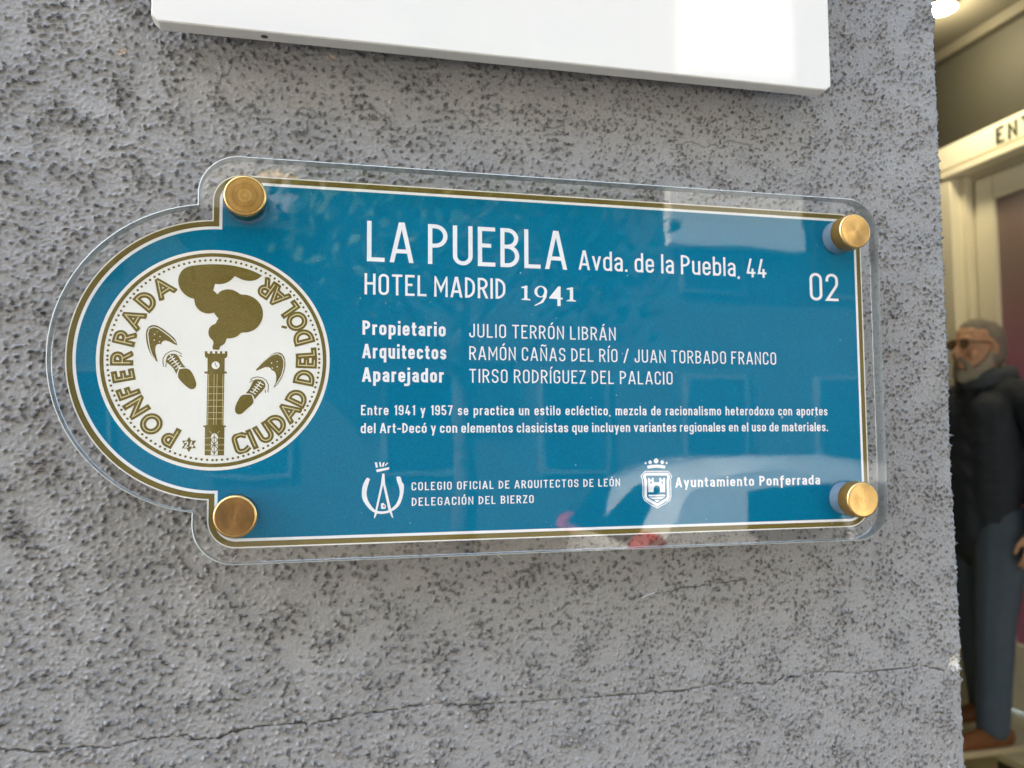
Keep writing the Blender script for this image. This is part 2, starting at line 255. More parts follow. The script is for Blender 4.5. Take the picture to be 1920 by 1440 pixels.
# ---------------------------------------------------------------- flat print: strokes and fills
class Print:
    """flat ink shapes in plaque units, each a hair above the last so that none share a plane"""
    def __init__(s, layer): s.v = []; s.f = []; s.y = -layer * 4.0e-5; s.k = 0
    def _y(s): s.k += 1; return s.y - (s.k % 12) * 1.6e-6
    def poly(s, pts, smooth=0):
        if smooth: pts = chaikin(list(pts), smooth)
        y = s._y(); n = len(s.v); s.v += [(p[0] * U, y, p[1] * U) for p in pts]
        for t_ in tessellate_polygon([[Vector((p[0], p[1], 0)) for p in pts]]): s.f.append(tuple(n + i for i in t_))
    def strip(s, pts, w, closed=False, clip=None, e0=0., e1=0.):
        y = s._y(); P_ = [Vector(p) for p in pts]; n = len(P_)
        if not closed:
            d0 = (P_[0] - P_[1]).normalized(); P_[0] = P_[0] + d0 * e0
            d1 = (P_[-1] - P_[-2]).normalized(); P_[-1] = P_[-1] + d1 * e1
        off = []
        for i in range(n):
            if closed: a, b_ = P_[i - 1], P_[(i + 1) % n]
            else: a, b_ = P_[max(0, i - 1)], P_[min(n - 1, i + 1)]
            u1 = (P_[i] - a); u2 = (b_ - P_[i])
            if u1.length < 1e-9: u1 = u2
            if u2.length < 1e-9: u2 = u1
            u1 = u1.normalized(); u2 = u2.normalized()
            n1 = Vector((-u1.y, u1.x)); n2 = Vector((-u2.y, u2.x)); m_ = n1 + n2
            if m_.length < 1e-6: m_ = n1
            else: m_ = m_ / max(m_.length_squared / 2, 0.12)
            off.append(m_ * (w / 2))
        for i in range(n if closed else n - 1):
            j = (i + 1) % n
            q = [P_[i] + off[i], P_[j] + off[j], P_[j] - off[j], P_[i] - off[i]]
            if clip: q = clip(q)
            if len(q) < 3: continue
            k = len(s.v); s.v += [(p[0] * U, y - i * 3.1e-7, p[1] * U) for p in q]; s.f.append(tuple(range(k, k + len(q))))
    def disc(s, c, r_, seg=24, sx=1.0):
        s.poly([(c[0] + r_ * sx * math.cos(2 * math.pi * i / seg), c[1] + r_ * math.sin(2 * math.pi * i / seg)) for i in range(seg)])
    def build(s, name, mat, parent):
        me = bpy.data.meshes.new(name); me.from_pydata(s.v, [], s.f); me.update()
        bm = bmesh.new(); bm.from_mesh(me)
        for f in bm.faces:
            f.normal_update()
            if f.normal.y > 0: f.normal_flip()
        bm.to_mesh(me); bm.free()
        return link(name, me, mat, parent)

def rounded(pts, closed):
    """pts: (x, y[, r]) -> polyline with arcs of radius r at the corners"""
    out = []; n = len(pts)
    for i, p in enumerate(pts):
        r_ = p[2] if len(p) > 2 else 0
        if not r_ or (not closed and i in (0, n - 1)): out.append((p[0], p[1])); continue
        a = Vector(pts[i - 1][:2]); b_ = Vector(p[:2]); c_ = Vector(pts[(i + 1) % n][:2])
        e1 = (a - b_); e2 = (c_ - b_)
        lim = 0.5 if (len(pts[i - 1]) > 2) else 1.0
        lim2 = 0.5 if (len(pts[(i + 1) % n]) > 2) else 1.0
        ang = e1.angle(e2); tl = min(r_ / math.tan(ang / 2), e1.length * lim, e2.length * lim2)
        rr = tl * math.tan(ang / 2)
        s_ = b_ + e1.normalized() * tl; t_ = b_ + e2.normalized() * tl
        cc_ = b_ + (e1.normalized() + e2.normalized()).normalized() * (rr / math.sin(ang / 2))
        a0 = math.atan2(s_.y - cc_.y, s_.x - cc_.x); a1 = math.atan2(t_.y - cc_.y, t_.x - cc_.x)
        da = (a1 - a0 + math.pi) % (2 * math.pi) - math.pi
        for k in range(7): out.append((cc_.x + rr * math.cos(a0 + da * k / 6), cc_.y + rr * math.sin(a0 + da * k / 6)))
    q = [out[0]]
    for p in out[1:]:
        if (Vector(p) - Vector(q[-1])).length > 1e-5: q.append(p)
    if closed and (Vector(q[0]) - Vector(q[-1])).length < 1e-5: q.pop()
    return q

XH = 0.73; DS = -0.27; Q = 9   # Q = as round as the letter allows
# letter skeletons: width (cap heights), [closed?, points...]; x runs 0..1 over the width
G = {
 'A': (.53, [(0, (0, 0), (.44, 1)), (0, (.56, 1), (1, 0)), (0, (.2, .25), (.8, .25)), (0, (.42, 1), (.58, 1))]),
 'B': (.46, [(0, (0, 0), (0, 1), (.94, 1, Q), (.94, .52, Q), (0, .52)), (0, (0, .52), (1, .52, Q), (1, 0, Q), (0, 0))]),
 'C': (.45, [(0, (1, .7), (1, 1, Q), (0, 1, Q), (0, 0, Q), (1, 0, Q), (1, .3))]),
 'D': (.46, [(1, (0, 0), (0, 1), (1, 1, Q), (1, 0, Q))]),
 'E': (.42, [(0, (1, 1), (0, 1), (0, 0), (1, 0)), (0, (0, .52), (.86, .52))]),
 'F': (.41, [(0, (1, 1), (0, 1), (0, 0)), (0, (0, .5), (.86, .5))]),
 'G': (.46, [(0, (1, .72), (1, 1, Q), (0, 1, Q), (0, 0, Q), (1, 0, Q), (1, .47), (.55, .47))]),
 'H': (.48, [(0, (0, 0), (0, 1)), (0, (1, 0), (1, 1)), (0, (0, .52), (1, .52))]),
 'I': (0, [(0, (.5, 0), (.5, 1))]),
 'J': (.38, [(0, (1, 1), (1, 0, Q), (0, 0, Q), (0, .3))]),
 'K': (.46, [(0, (0, 0), (0, 1)), (0, (1, 1), (0, .4)), (0, (.4, .6), (1, 0))]),
 'L': (.40, [(0, (0, 1), (0, 0), (1, 0))]),
 'M': (.62, [(0, (0, 0), (0, 1), (.5, .3), (1, 1), (1, 0))]),
 'N': (.49, [(0, (0, 0), (0, 1), (1, 0), (1, 1))]),
 'O': (.46, [(1, (0, 0, Q), (0, 1, Q), (1, 1, Q), (1, 0, Q))]),
 'P': (.46, [(0, (0, 0), (0, 1), (1, 1, Q), (1, .45, Q), (0, .45))]),
 'Q': (.46, [(1, (0, 0, Q), (0, 1, Q), (1, 1, Q), (1, 0, Q)), (0, (.6, .2), (1.08, -.06))]),
 'R': (.46, [(0, (0, 0), (0, 1), (1, 1, Q), (1, .47, Q), (0, .47)), (0, (.5, .47), (1, 0))]),
 'S': (.45, [(0, (1, .74), (1, 1, Q), (0, 1, Q), (0, .56, .2), (1, .44, .2), (1, 0, Q), (0, 0, Q), (0, .26))]),
 'T': (.46, [(0, (0, 1), (1, 1)), (0, (.5, 1), (.5, 0))]),
 'U': (.47, [(0, (0, 1), (0, 0, Q), (1, 0, Q), (1, 1))]),
 'V': (.5, [(0, (0, 1), (.5, 0), (1, 1))]),
 'Y': (.5, [(0, (0, 1), (.5, .42), (1, 1)), (0, (.5, .42), (.5, 0))]),
 'Z': (.43, [(0, (0, 1), (1, 1), (0, 0), (1, 0))]),
 '0': (.45, [(1, (0, 0, Q), (0, 1, Q), (1, 1, Q), (1, 0, Q))]),
 '1': (.26, [(0, (0, .8), (.9, 1)), (0, (1, 1), (1, 0))]),
 '2': (.45, [(0, (0, .72), (0, 1, Q), (1, 1, Q), (1, .58, .25), (0, 0), (1, 0))]),
 '4': (.47, [(0, (.45, 1), (0, .2), (1, .2)), (0, (.72, .45), (.72, 0))]),
 '5': (.44, [(0, (.95, 1), (.05, 1), (0, .52), (1, .64, .25), (1, 0, Q), (0, 0, Q), (0, .25))]),
 '7': (.42, [(0, (0, 1), (1, 1), (.3, 0))]),
 '9': (.44, [(0, (1, .55), (1, .42, Q), (0, .42, Q), (0, 1, Q), (1, 1, Q), (1, .6)), (0, (1, .75), (1, 0, Q), (0, 0, Q), (0, .22))]),
 '.': (0, [(0, (.5, .0), (.5, .001))]), ',': (0, [(0, (.5, .02), (.3, -.12))]),
 '/': (.42, [(0, (0, -.05), (1, 1.05))]), '-': (.3, [(0, (0, .42), (1, .42))]),
}
X = XH
g = {
 'a': (.41, X, 0, [(0, (0, X * .78), (0, X, Q), (1, X, Q), (1, 0)), (0, (1, X * .56), (0, X * .56, Q), (0, 0, Q), (1, 0, Q), (1, X * .4))]),
 'b': (.43, 1, 0, [(0, (0, 0), (0, 1)), (1, (0, 0, Q), (0, X, Q), (1, X, Q), (1, 0, Q))]),
 'c': (.40, X, 0, [(0, (1, X * .68), (1, X, Q), (0, X, Q), (0, 0, Q), (1, 0, Q), (1, X * .32))]),
 'd': (.43, 1, 0, [(0, (1, 0), (1, 1)), (1, (0, 0, Q), (0, X, Q), (1, X, Q), (1, 0, Q))]),
 'e': (.42, X, 0, [(0, (0, X * .5), (1, X * .5), (1, X, Q), (0, X, Q), (0, 0, Q), (1, 0, Q), (1, X * .26))]),
 'f': (.27, 1, 0, [(0, (.4, 0), (.4, 1, .12), (1, 1)), (0, (0, X), (1, X))]),
 'g': (.43, X, DS, [(1, (0, .02, Q), (0, X, Q), (1, X, Q), (1, .02, Q)), (0, (1, X), (1, DS, Q), (0, DS, Q), (0, DS * .6))]),
 'h': (.42, 1, 0, [(0, (0, 0), (0, 1)), (0, (0, X * .5), (0, X, Q), (1, X, Q), (1, 0))]),
 'i': (0, X, 0, [(0, (.5, 0), (.5, X))]),
 'j': (.0, X, DS, [(0, (.5, X), (.5, DS, .1), (-1.2, DS))]),
 'l': (0, 1, 0, [(0, (.5, 0), (.5, 1))]),
 'm': (.68, X, 0, [(0, (0, 0), (0, X)), (0, (0, X * .5), (0, X, .14), (.5, X, .14), (.5, 0)), (0, (.5, X * .5), (.5, X, .14), (1, X, .14), (1, 0))]),
 'n': (.42, X, 0, [(0, (0, 0), (0, X)), (0, (0, X * .5), (0, X, Q), (1, X, Q), (1, 0))]),
 'o': (.43, X, 0, [(1, (0, 0, Q), (0, X, Q), (1, X, Q), (1, 0, Q))]),
 'p': (.43, X, DS, [(0, (0, DS), (0, X)), (1, (0, 0, Q), (0, X, Q), (1, X, Q), (1, 0, Q))]),
 'q': (.43, X, DS, [(0, (1, DS), (1, X)), (1, (0, 0, Q), (0, X, Q), (1, X, Q), (1, 0, Q))]),
 'r': (.28, X, 0, [(0, (0, 0), (0, X)), (0, (0, X * .4), (0, X, .16), (1, X))]),
 's': (.39, X, 0, [(0, (1, X * .74), (1, X, Q), (0, X, Q), (0, X * .57, .13), (1, X * .43, .13), (1, 0, Q), (0, 0, Q), (0, X * .26))]),
 't': (.28, .93, 0, [(0, (.35, .93), (.35, 0, .12), (1, 0)), (0, (0, X), (1, X))]),
 'u': (.42, X, 0, [(0, (0, X), (0, 0, Q), (1, 0, Q), (1, X * .5)), (0, (1, X), (1, 0))]),
 'v': (.42, X, 0, [(0, (0, X), (.5, 0), (1, X))]),
 'x': (.43, X, 0, [(0, (0, 0), (1, X)), (0, (0, X), (1, 0))]),
 'y': (.42, X, DS, [(0, (0, X), (.52, .02)), (0, (1, X), (.38, DS))]),
 'z': (.38, X, 0, [(0, (0, X), (1, X), (0, 0), (1, 0))]),
}
ACC = {'Ó': 'O', 'Á': 'A', 'Í': 'I', 'Ñ': 'N', 'ó': 'o', 'é': 'e', 'É': 'E'}

def glyph(ch, w):
    """-> advance width, [(points, closed, ext0, ext1)], clip range"""
    base = ACC.get(ch, ch)
    if base in G: W, st = G[base]; hi, lo = 1., 0.
    else: W, hi, lo, st = g[base]
    h = w / 2; W = max(W, w) + (w - .1) * .35 * (W > 0)
    an = sorted({(lo, lo + h), (0., h), (XH, XH - h if base in g else XH - h * .2), (1., 1 - h), (hi, hi - h)})
    def my(v):
        if v <= an[0][0]: return an[0][1] + (v - an[0][0])
        for (a, A_), (b_, B_) in zip(an, an[1:]):
            if v <= b_: return A_ + (B_ - A_) * (v - a) / (b_ - a)
        return an[-1][1] + v - an[-1][0]
    out = []
    for s_ in st:
        cl, pts = s_[0], s_[1:]
        if base in '.,/-': q = [((h + p[0] * max(W - w, 0)) if W > w else p[0] * w, p[1] + (h if base == '.' else 0)) for p in pts]
        else: q = [((h + p[0] * (W - w)) if W > w + 1e-6 else p[0] * w, my(p[1])) + tuple(p[2:]) for p in pts]
        def ext(i, j):
            if base in ".,": return h if base == '.' else 0
            a, b_ = pts[i], pts[j]; dy = abs(q[i][1] - q[j][1]); dx = abs(q[i][0] - q[j][0])
            if dy > dx * .5: return 1.6 * h if a[1] in (0, 1, lo, hi, XH) else 0
            return h if a[0] in (0, 1) else 0
        out.append((rounded(q, cl), cl, 0 if cl else ext(0, 1), 0 if cl else ext(-1, -2)))
    acc = []
    if base == 'i' or base == 'j': acc.append(([(h, XH + .12), (h, XH + .12 + w)], False, 0, 0))
    if ch in 'ÓÁÍÉ': acc.append(([(W * .46, 1.09), (W * .46 + .13, 1.25)], False, 0, 0))
    if ch in 'óé': acc.append(([(W * .45, XH + .1), (W * .45 + .13, XH + .27)], False, 0, 0))
    if ch == 'Ñ': acc.append(([(W * .12, 1.12), (W * .35, 1.19), (W * .62, 1.12), (W * .88, 1.19)], False, 0, 0))
    return W, out, acc, (lo if base not in '.,/-' else -.3, hi if base not in '/' else 1.1)

def clipper(lo, hi, tf):
    def half(q, f):
        o = []
        for i in range(len(q)):
            a, b_ = q[i], q[(i + 1) % len(q)]; fa, fb = f(a), f(b_)
            if fa >= 0: o.append(a)
            if fa * fb < 0: o.append(a + (b_ - a) * (fa / (fa - fb)))
        return o
    def c_(q):
        q = half(q, lambda p: p.y - lo)
        if len(q) >= 3: q = half(q, lambda p: hi - p.y)
        return [tf(p) for p in q]
    return c_

def text(pr, string, x0, x1, zb, cap, w, gap=.13, space=.26, scale_gap=1.0):
    """one line of lettering whose ink runs exactly from x0 to x1 on baseline zb"""
    items = []; x = 0
    for ch in string:
        if ch == ' ': x += space; continue
        W, st, acc, cl = glyph(ch, w); items.append((x, st, acc, cl)); x += W + gap; end = x - gap
    sx = (x1 - x0) / end
    for gx, st, acc, cl in items:
        tf = lambda p, gx=gx: Vector((x0 + (gx + p[0]) * sx, zb + p[1] * cap))
        for pts, closed, e0, e1 in st: pr.strip(pts, w, closed, clipper(cl[0], cl[1], tf), e0, e1)
        for pts, closed, e0, e1 in acc: pr.strip(pts, w * .95, closed, clipper(-1, 2, tf), e0, e1)

# ================================================================ the rendered wall
rng = np.random.default_rng(7)
TILE = 1066; TS = 0.64
def band(n, lam_px, bw=0.5):
    f = np.fft.fft2(rng.standard_normal((n, n)))
    k = np.hypot(np.fft.fftfreq(n)[:, None], np.fft.fftfreq(n)[None, :]) + 1e-9
    f *= np.exp(-(np.log(k * lam_px) / bw) ** 2)
    o = np.real(np.fft.ifft2(f)); return o / o.std()
def sst(a, b, x):
    t = np.clip((x - a) / (b - a), 0, 1); return t * t * (3 - 2 * t)
px = TS / TILE * 1000     # mm per texel
n_big = band(TILE, 60 / px); n_den = band(TILE, 26 / px)
n_l = band(TILE, 5.0 / px, .45); n_s = band(TILE, 2.6 / px, .4); n_f = band(TILE, 1.6 / px, .35); n_g = band(TILE, 3.4 / px, .6)
lump = sst(.86, 1.55, n_l + .34 * n_den + .34 * n_s)
crumb = sst(1.2, 1.9, n_s + .22 * n_den)
H = .28 * n_big + .08 * n_g + .08 * n_f
n_v = band(TILE, 1.9 / px, .35)
pos = lambda x: np.maximum(x, 0)
grain = .50 * pos(n_v) + .55 * pos(n_s) + .18 * pos(n_f)
H += lump * (.22 + grain) * 1.15 + crumb * (.30 + .45 * grain) + .07 * pos(n_v)       # mm
PIT_SHADE = np.clip(lump * (.25 + .75 * pos(-n_v)) + .9 * pos(-n_s) * lump + .35 * crumb * pos(-n_v), 0, 1)  # shade painted into the hollows between the grains of each lump
SPECK = np.clip(lump * (.72 + .35 * n_s - .5 * n_v) + crumb * (.85 - .4 * n_v) + .8 * sst(1.5, 2.4, n_v + .1 * n_den), 0, 1)
pale = sst(2.5, 3.1, n_s + .25 * n_f) * (rng.random((TILE, TILE)) > .4)  # glints on the wall painted as tiny pale specks

EDGE = 0.3925; RR = 0.004
def grow(start, stop, first, ratio, mx):
    o = []; d = first; x = start; s_ = 1 if stop > start else -1
    while (stop - x) * s_ > 0: x += d * s_; o.append(x); d = min(d * ratio, mx)
    o[-1] = stop; return o
FS = 0.00060
sx_ = list(np.arange(-0.118, EDGE - RR, FS))
arc = RR * math.pi / 2
se = [EDGE - RR + arc * k / 8 for k in range(0, 9)]
ss = np.array(sorted(grow(-0.118, -1.6, FS, 1.035, .012)) + sx_[1:] + se + grow(EDGE - RR + arc, EDGE - RR + arc + .42, FS * 1.5, 1.12, .02))
zz = np.array(sorted(grow(1.312, 0.0, FS, 1.04, .014)) + list(np.arange(1.312, 1.795, FS)) + grow(1.795, 3.7, FS, 1.04, .014))
S, Z = np.meshgrid(ss, zz)
def samp(T, sc_=1.0, o=(0, 0)):
    u_ = ((S / TS * sc_ + o[0]) % 1.0) * TILE; v_ = ((Z / TS * sc_ + o[1]) % 1.0) * TILE
    i = u_.astype(int) % TILE; j = v_.astype(int) % TILE; fu = u_ - np.floor(u_); fv = v_ - np.floor(v_)
    i2 = (i + 1) % TILE; j2 = (j + 1) % TILE
    return T[j, i] * (1 - fu) * (1 - fv) + T[j, i2] * fu * (1 - fv) + T[j2, i] * (1 - fu) * fv + T[j2, i2] * fu * fv
hgt = samp(H); glint_ = samp(pale); mixd = sst(.08, .26, S + .03 * samp(n_big)); dirt_shade = .95 * samp(PIT_SHADE) * (1 - mixd) + samp(SPECK) * (.34 * (1 - mixd) + 1.0 * mixd)  # painted pit shade on the left, dark crumbs on the right
# relief is coarser to the left of the plaque and flatter towards the corner and the foot of the picture
side = sst(.36, -.06, S)
hgt = hgt * (.62 + .50 * side)
dirt_shade = np.clip(dirt_shade, 0, 1)
dsx = np.gradient(ss)[None, :] + 0 * Z; dsz = np.gradient(zz)[:, None] + 0 * S
fade = np.clip(1.6 - np.maximum(dsx, dsz) / .0022, 0, 1); hgt = hgt * fade; dirt_shade = dirt_shade * (.35 + .65 * fade)
def polydist(pts, sx0, sx1, z0, z1):
    """distance of grid vertices inside a window to a polyline"""
    D = np.full(S.shape, 9.0); ci = np.where((ss > sx0) & (ss < sx1))[0]; ri = np.where((zz > z0) & (zz < z1))[0]
    if not len(ci) or not len(ri): return D
    sub = np.ix_(ri, ci); X_, Z_ = S[sub], Z[sub]; d = D[sub]
    for (a, b_), (c_, e_) in zip(pts, pts[1:]):
        vx, vz = c_ - a, e_ - b_; t = np.clip(((X_ - a) * vx + (Z_ - b_) * vz) / (vx * vx + vz * vz + 1e-12), 0, 1)
        d = np.minimum(d, np.hypot(X_ - a - t * vx, Z_ - b_ - t * vz))
    D[sub] = d; return D
def rough_line(pts, amp, step=.0016, seed=1):
    r_ = random.Random(seed); o = []; off = 0
    for (a, b_), (c_, e_) in zip(pts, pts[1:]):
        L = math.hypot(c_ - a, e_ - b_); k = max(1, int(L / step))
        for i in range(k):
            off = off * .7 + r_.gauss(0, amp); o.append((a + (c_ - a) * i / k, b_ + (e_ - b_) * i / k + off))
    o.append(pts[-1]); return o
crack = np.zeros_like(S)
for pts, wd, dp, seed in ((CRACK, .00040, .9, 3), (CRACK2, .00030, .5, 5)):
    q = rough_line(pts, .00026, seed=seed)
    d = polydist(q, min(p[0] for p in q) - .01, max(p[0] for p in q) + .01, min(p[1] for p in q) - .01, max(p[1] for p in q) + .01)
    brk = .68 + .32 * sst(-.7, .3, samp(n_den, 1.0, (.3, .7)))
    wv = wd * (.65 + .35 * samp(n_l, 1, (.1, .2))) * brk + .00012
    c_ = sst(1.25, .4, d / np.maximum(wv, .0002)) * brk
    crack = np.maximum(crack, c_); hgt = hgt - dp * c_
for k in range(9):          # hairline crazing above the plaque
    r_ = random.Random(40 + k); a = -.02 + .04 * k % .3 + r_.uniform(0, .03); b_ = 1.672 + r_.uniform(-.008, .012); q = [(a, b_)]
    hd = r_.uniform(0, 6.28)
    for i in range(14): hd += r_.gauss(0, .7); q.append((q[-1][0] + .0022 * math.cos(hd), q[-1][1] + .0016 * math.sin(hd)))
    d = polydist(q, a - .04, a + .05, b_ - .03, b_ + .03); c_ = sst(.00065, .00015, d) * .55; crack = np.maximum(crack, c_); hgt = hgt - .3 * c_
tan_ = np.zeros_like(S)
for (a, b_), rd in zip(TANS, (.0042, .0028, .0030, .0018, .0016, .0016)):
    d = np.hypot((S - a) * .8, (Z - b_) * 1.3) + .0009 * samp(n_s); c_ = sst(rd, rd * .5, d); tan_ = np.maximum(tan_, c_); hgt = hgt - .45 * c_; dirt_shade = dirt_shade * (1 - c_)
d = np.hypot(S - CHIP[0] - .0005, Z - CHIP[1]) + .0013 * samp(n_s, 1, (.5, .1)); chip = sst(.0052, .0036, d)
hgt = hgt * (1 - chip) - chip * (1.0 + .25 * samp(n_f)); dirt_shade = dirt_shade * (1 - chip)
# ragged arris along the corner
ed = np.exp(-((S - (EDGE - RR + arc * .6)) / .0035) ** 2)
rag = rng.standard_normal(len(zz)); rag = np.convolve(rag, np.hanning(7) / 3.5, 'same'); rag2 = np.convolve(rng.standard_normal(len(zz)), np.hanning(121) / 60, 'same') * 5
hgt = hgt + ed * (.38 * rag[:, None] + .38 * rag2[:, None]) * np.where(dsz < .002, 1, 0)
hgt = hgt * .001
a_ = np.clip((S - (EDGE - RR)) / RR, 0, math.pi / 2)
nx, ny = np.sin(a_), -np.cos(a_)
bx = np.where(S <= EDGE - RR, S, EDGE - RR + RR * np.sin(a_)); by = np.where(S <= EDGE - RR, 0, RR - RR * np.cos(a_))
by = by + np.maximum(S - (EDGE - RR + arc), 0)
co = np.stack([bx + nx * hgt, by + ny * hgt, Z], -1).reshape(-1, 3)
nr, nc = S.shape
idx = np.arange(nr * nc).reshape(nr, nc)
quads = np.stack([idx[:-1, :-1], idx[:-1, 1:], idx[1:, 1:], idx[1:, :-1]], -1).reshape(-1)
me = bpy.data.meshes.new("wall_face")
me.vertices.add(nr * nc); me.vertices.foreach_set('co', co.astype(np.float32).ravel())
nq = (nr - 1) * (nc - 1)
me.loops.add(nq * 4); me.loops.foreach_set('vertex_index', quads.astype(np.int32))
me.polygons.add(nq); me.polygons.foreach_set('loop_start', np.arange(nq, dtype=np.int32) * 4)
me.polygons.foreach_set('use_smooth', np.ones(nq, dtype=bool))
me.update()
at = me.attributes.new('marks', 'FLOAT_COLOR', 'POINT')      # r dirt of the crumbs and shade painted into their pits, g crack, b bare plaster, a chip and glints painted as pale grains
rgba = np.stack([dirt_shade, crack, np.maximum(tan_, chip * 0), np.maximum(glint_ * .0 + chip, glint_ * .8 * (1 - .5 * side))], -1).reshape(-1)
at.data.foreach_set('color', rgba.astype(np.float32))

mw, t, b = node_mat("grey_render")
tc = t.nodes.new("ShaderNodeTexCoord"); an_ = t.nodes.new("ShaderNodeAttribute"); an_.attribute_name = 'marks'
sep = t.nodes.new("ShaderNodeSeparateColor"); t.links.new(an_.outputs['Color'], sep.inputs[0])
def noise(tree, scale, detail=5, rough=.55):
    n = tree.nodes.new("ShaderNodeTexNoise"); n.inputs['Scale'].default_value = scale; n.inputs['Detail'].default_value = detail; n.inputs['Roughness'].default_value = rough
    return n
def mixc(tree, fac, a, b_, blend='MIX'):
    m_ = tree.nodes.new("ShaderNodeMix"); m_.data_type = 'RGBA'; m_.blend_type = blend
    for k, v in (('Factor', fac), ('A', a), ('B', b_)):
        if isinstance(v, (int, float)): m_.inputs[k].default_value = v
        elif isinstance(v, tuple): m_.inputs[k].default_value = v + (1,) if len(v) == 3 else v
        else: tree.links.new(v, m_.inputs[k])
    return m_.outputs['Result']
def ramp(tree, src, a, b_):
    r_ = tree.nodes.new("ShaderNodeMapRange"); r_.interpolation_type = 'SMOOTHSTEP'; r_.inputs['From Min'].default_value = a; r_.inputs['From Max'].default_value = b_
    tree.links.new(src, r_.inputs['Value']); return r_.outputs['Result']
n1 = noise(t, 14); n2 = noise(t, 900, 3); n3 = noise(t, 55, 6)
for n in (n1, n2, n3): t.links.new(tc.outputs['Object'], n.inputs['Vector'])
WALLC = (.300, .297, .291)
c0 = mixc(t, ramp(t, n1.outputs['Fac'], .3, .7), tuple(x * .90 for x in WALLC), (WALLC[0] * 1.08, WALLC[1] * 1.07, WALLC[2] * 1.05))
c0 = mixc(t, ramp(t, n3.outputs['Fac'], .35, .7), c0, (.312, .303, .292))
c0 = mixc(t, ramp(t, n2.outputs['Fac'], .3, .75), mixc(t, 1.0, c0, (.82, .82, .82), 'MULTIPLY'), c0)
n4 = noise(t, 1500, 2, .7); t.links.new(tc.outputs['Object'], n4.inputs['Vector'])
mul = t.nodes.new("ShaderNodeMath"); mul.operation = 'MULTIPLY'; mul.use_clamp = True; t.links.new(sep.outputs[0], mul.inputs[0])
sc4 = t.nodes.new("ShaderNodeMapRange"); sc4.inputs['From Min'].default_value = .3; sc4.inputs['From Max'].default_value = .7; sc4.inputs['To Min'].default_value = .45; sc4.inputs['To Max'].default_value = 1.35
t.links.new(n4.outputs['Fac'], sc4.inputs['Value']); t.links.new(sc4.outputs['Result'], mul.inputs[1])
c0 = mixc(t, mul.outputs[0], c0, (.034, .033, .032))
c0 = mixc(t, sep.outputs[1], c0, (.022, .020, .018))
c0 = mixc(t, sep.outputs[2], c0, (.52, .40, .28))
c0 = mixc(t, an_.outputs['Alpha'], c0, (.72, .68, .60))
t.links.new(c0, b.inputs['Base Color'])
b.inputs['Roughness'].default_value = .50
b.inputs['Specular IOR Level'].default_value = .45
nb1 = noise(t, 1100, 4, .6); nb2 = noise(t, 420, 3, .5)
for n in (nb1, nb2): t.links.new(tc.outputs['Object'], n.inputs['Vector'])
bp1 = t.nodes.new("ShaderNodeBump"); bp1.inputs['Distance'].default_value = .0003; t.links.new(nb1.outputs['Fac'], bp1.inputs['Height'])
bp2 = t.nodes.new("ShaderNodeBump"); bp2.inputs['Distance'].default_value = .0004; t.links.new(nb2.outputs['Fac'], bp2.inputs['Height']); t.links.new(bp1.outputs['Normal'], bp2.inputs['Normal'])
t.links.new(bp2.outputs['Normal'], b.inputs['Normal'])

wall = link("rendered_wall", me, mw)
tag(wall, "rough grey rendered wall with dark crumbs and a long hairline crack", "wall")

# ================================================================ white sign above
def plastic(name, colr, rough=.12, spec=.5):
    return simple(name, colr, rough=rough, spec=spec, var=.015, scale=30)
m_white = plastic("white_acrylic", "D9D7D1", .05)
SX0, SX1, SZ0, SZ1 = -0.0310, 0.3065, 1.6985, 1.935
sign = empty("white_sign", (0.138, 0, SZ0))
def rel(pts, o): return [(p[0] - o[0], p[1] - o[1]) for p in pts]
so_ = (sign.location.x, sign.location.z)
ch = .0030
cs = [(SX0 + ch, SZ0), (SX1 - ch, SZ0), (SX1, SZ0 + ch * .8), (SX1, SZ1 - ch), (SX1 - ch, SZ1), (SX0 + ch, SZ1), (SX0, SZ1 - ch), (SX0, SZ0 + ch * .8)]
MB().prism(rel(cs, so_), -.0212, -.0120, .0006).build("panel", m_white, sign)
m_rust = simple("rusty_screw", "5A4A3C", .5, .6, var=.3, scale=900)
m_brass_dark = simple("old_brass", "7A6236", .4, 1.0, var=.15, scale=300)
scr = MB(); 
for sx in (SX0 + .0155, SX1 - .0155, SX0 + .16): 
    pass
ring = MB().lathe([(.0001, 0), (.0016, 0), (.0016, .0009), (.0001, .0009)], 16)
me_r = ring.mesh("plug")
o = link("plug", me_r, m_rust, sign); o.rotation_euler = (R(90), 0, 0); o.location = (SX0 + .0475 - so_[0], -.0166, -.0001)
dot = MB().lathe([(.0001, 0), (.0006, 0), (.0006, .0004), (.0001, .0004)], 12).mesh("plug_head")
o2 = link("plug_head", dot, m_white, o); o2.location = (0, .0011, 0)
for i, (hx, hz) in enumerate(((SX0 + .02, SZ1 - .02), (SX1 - .02, SZ1 - .02), (SX0 + .03, SZ0 + .12), (SX1 - .03, SZ0 + .12))):
    s_ = MB().lathe([(.0045, 0), (.0045, .0118)], 16).build("spacer", m_brass_dark, sign, True); s_.location = (hx - so_[0], -.0119, hz - so_[1])
tag(sign, "glossy white acrylic sign with cut corners on the wall above the blue plaque", "sign")

# ================================================================ the plaque
plaque = empty("wall_plaque", (0, YP, PZ))
tag(plaque, "clear acrylic plaque with blue printed panel and round coin emblem, held by brass caps", "plaque")

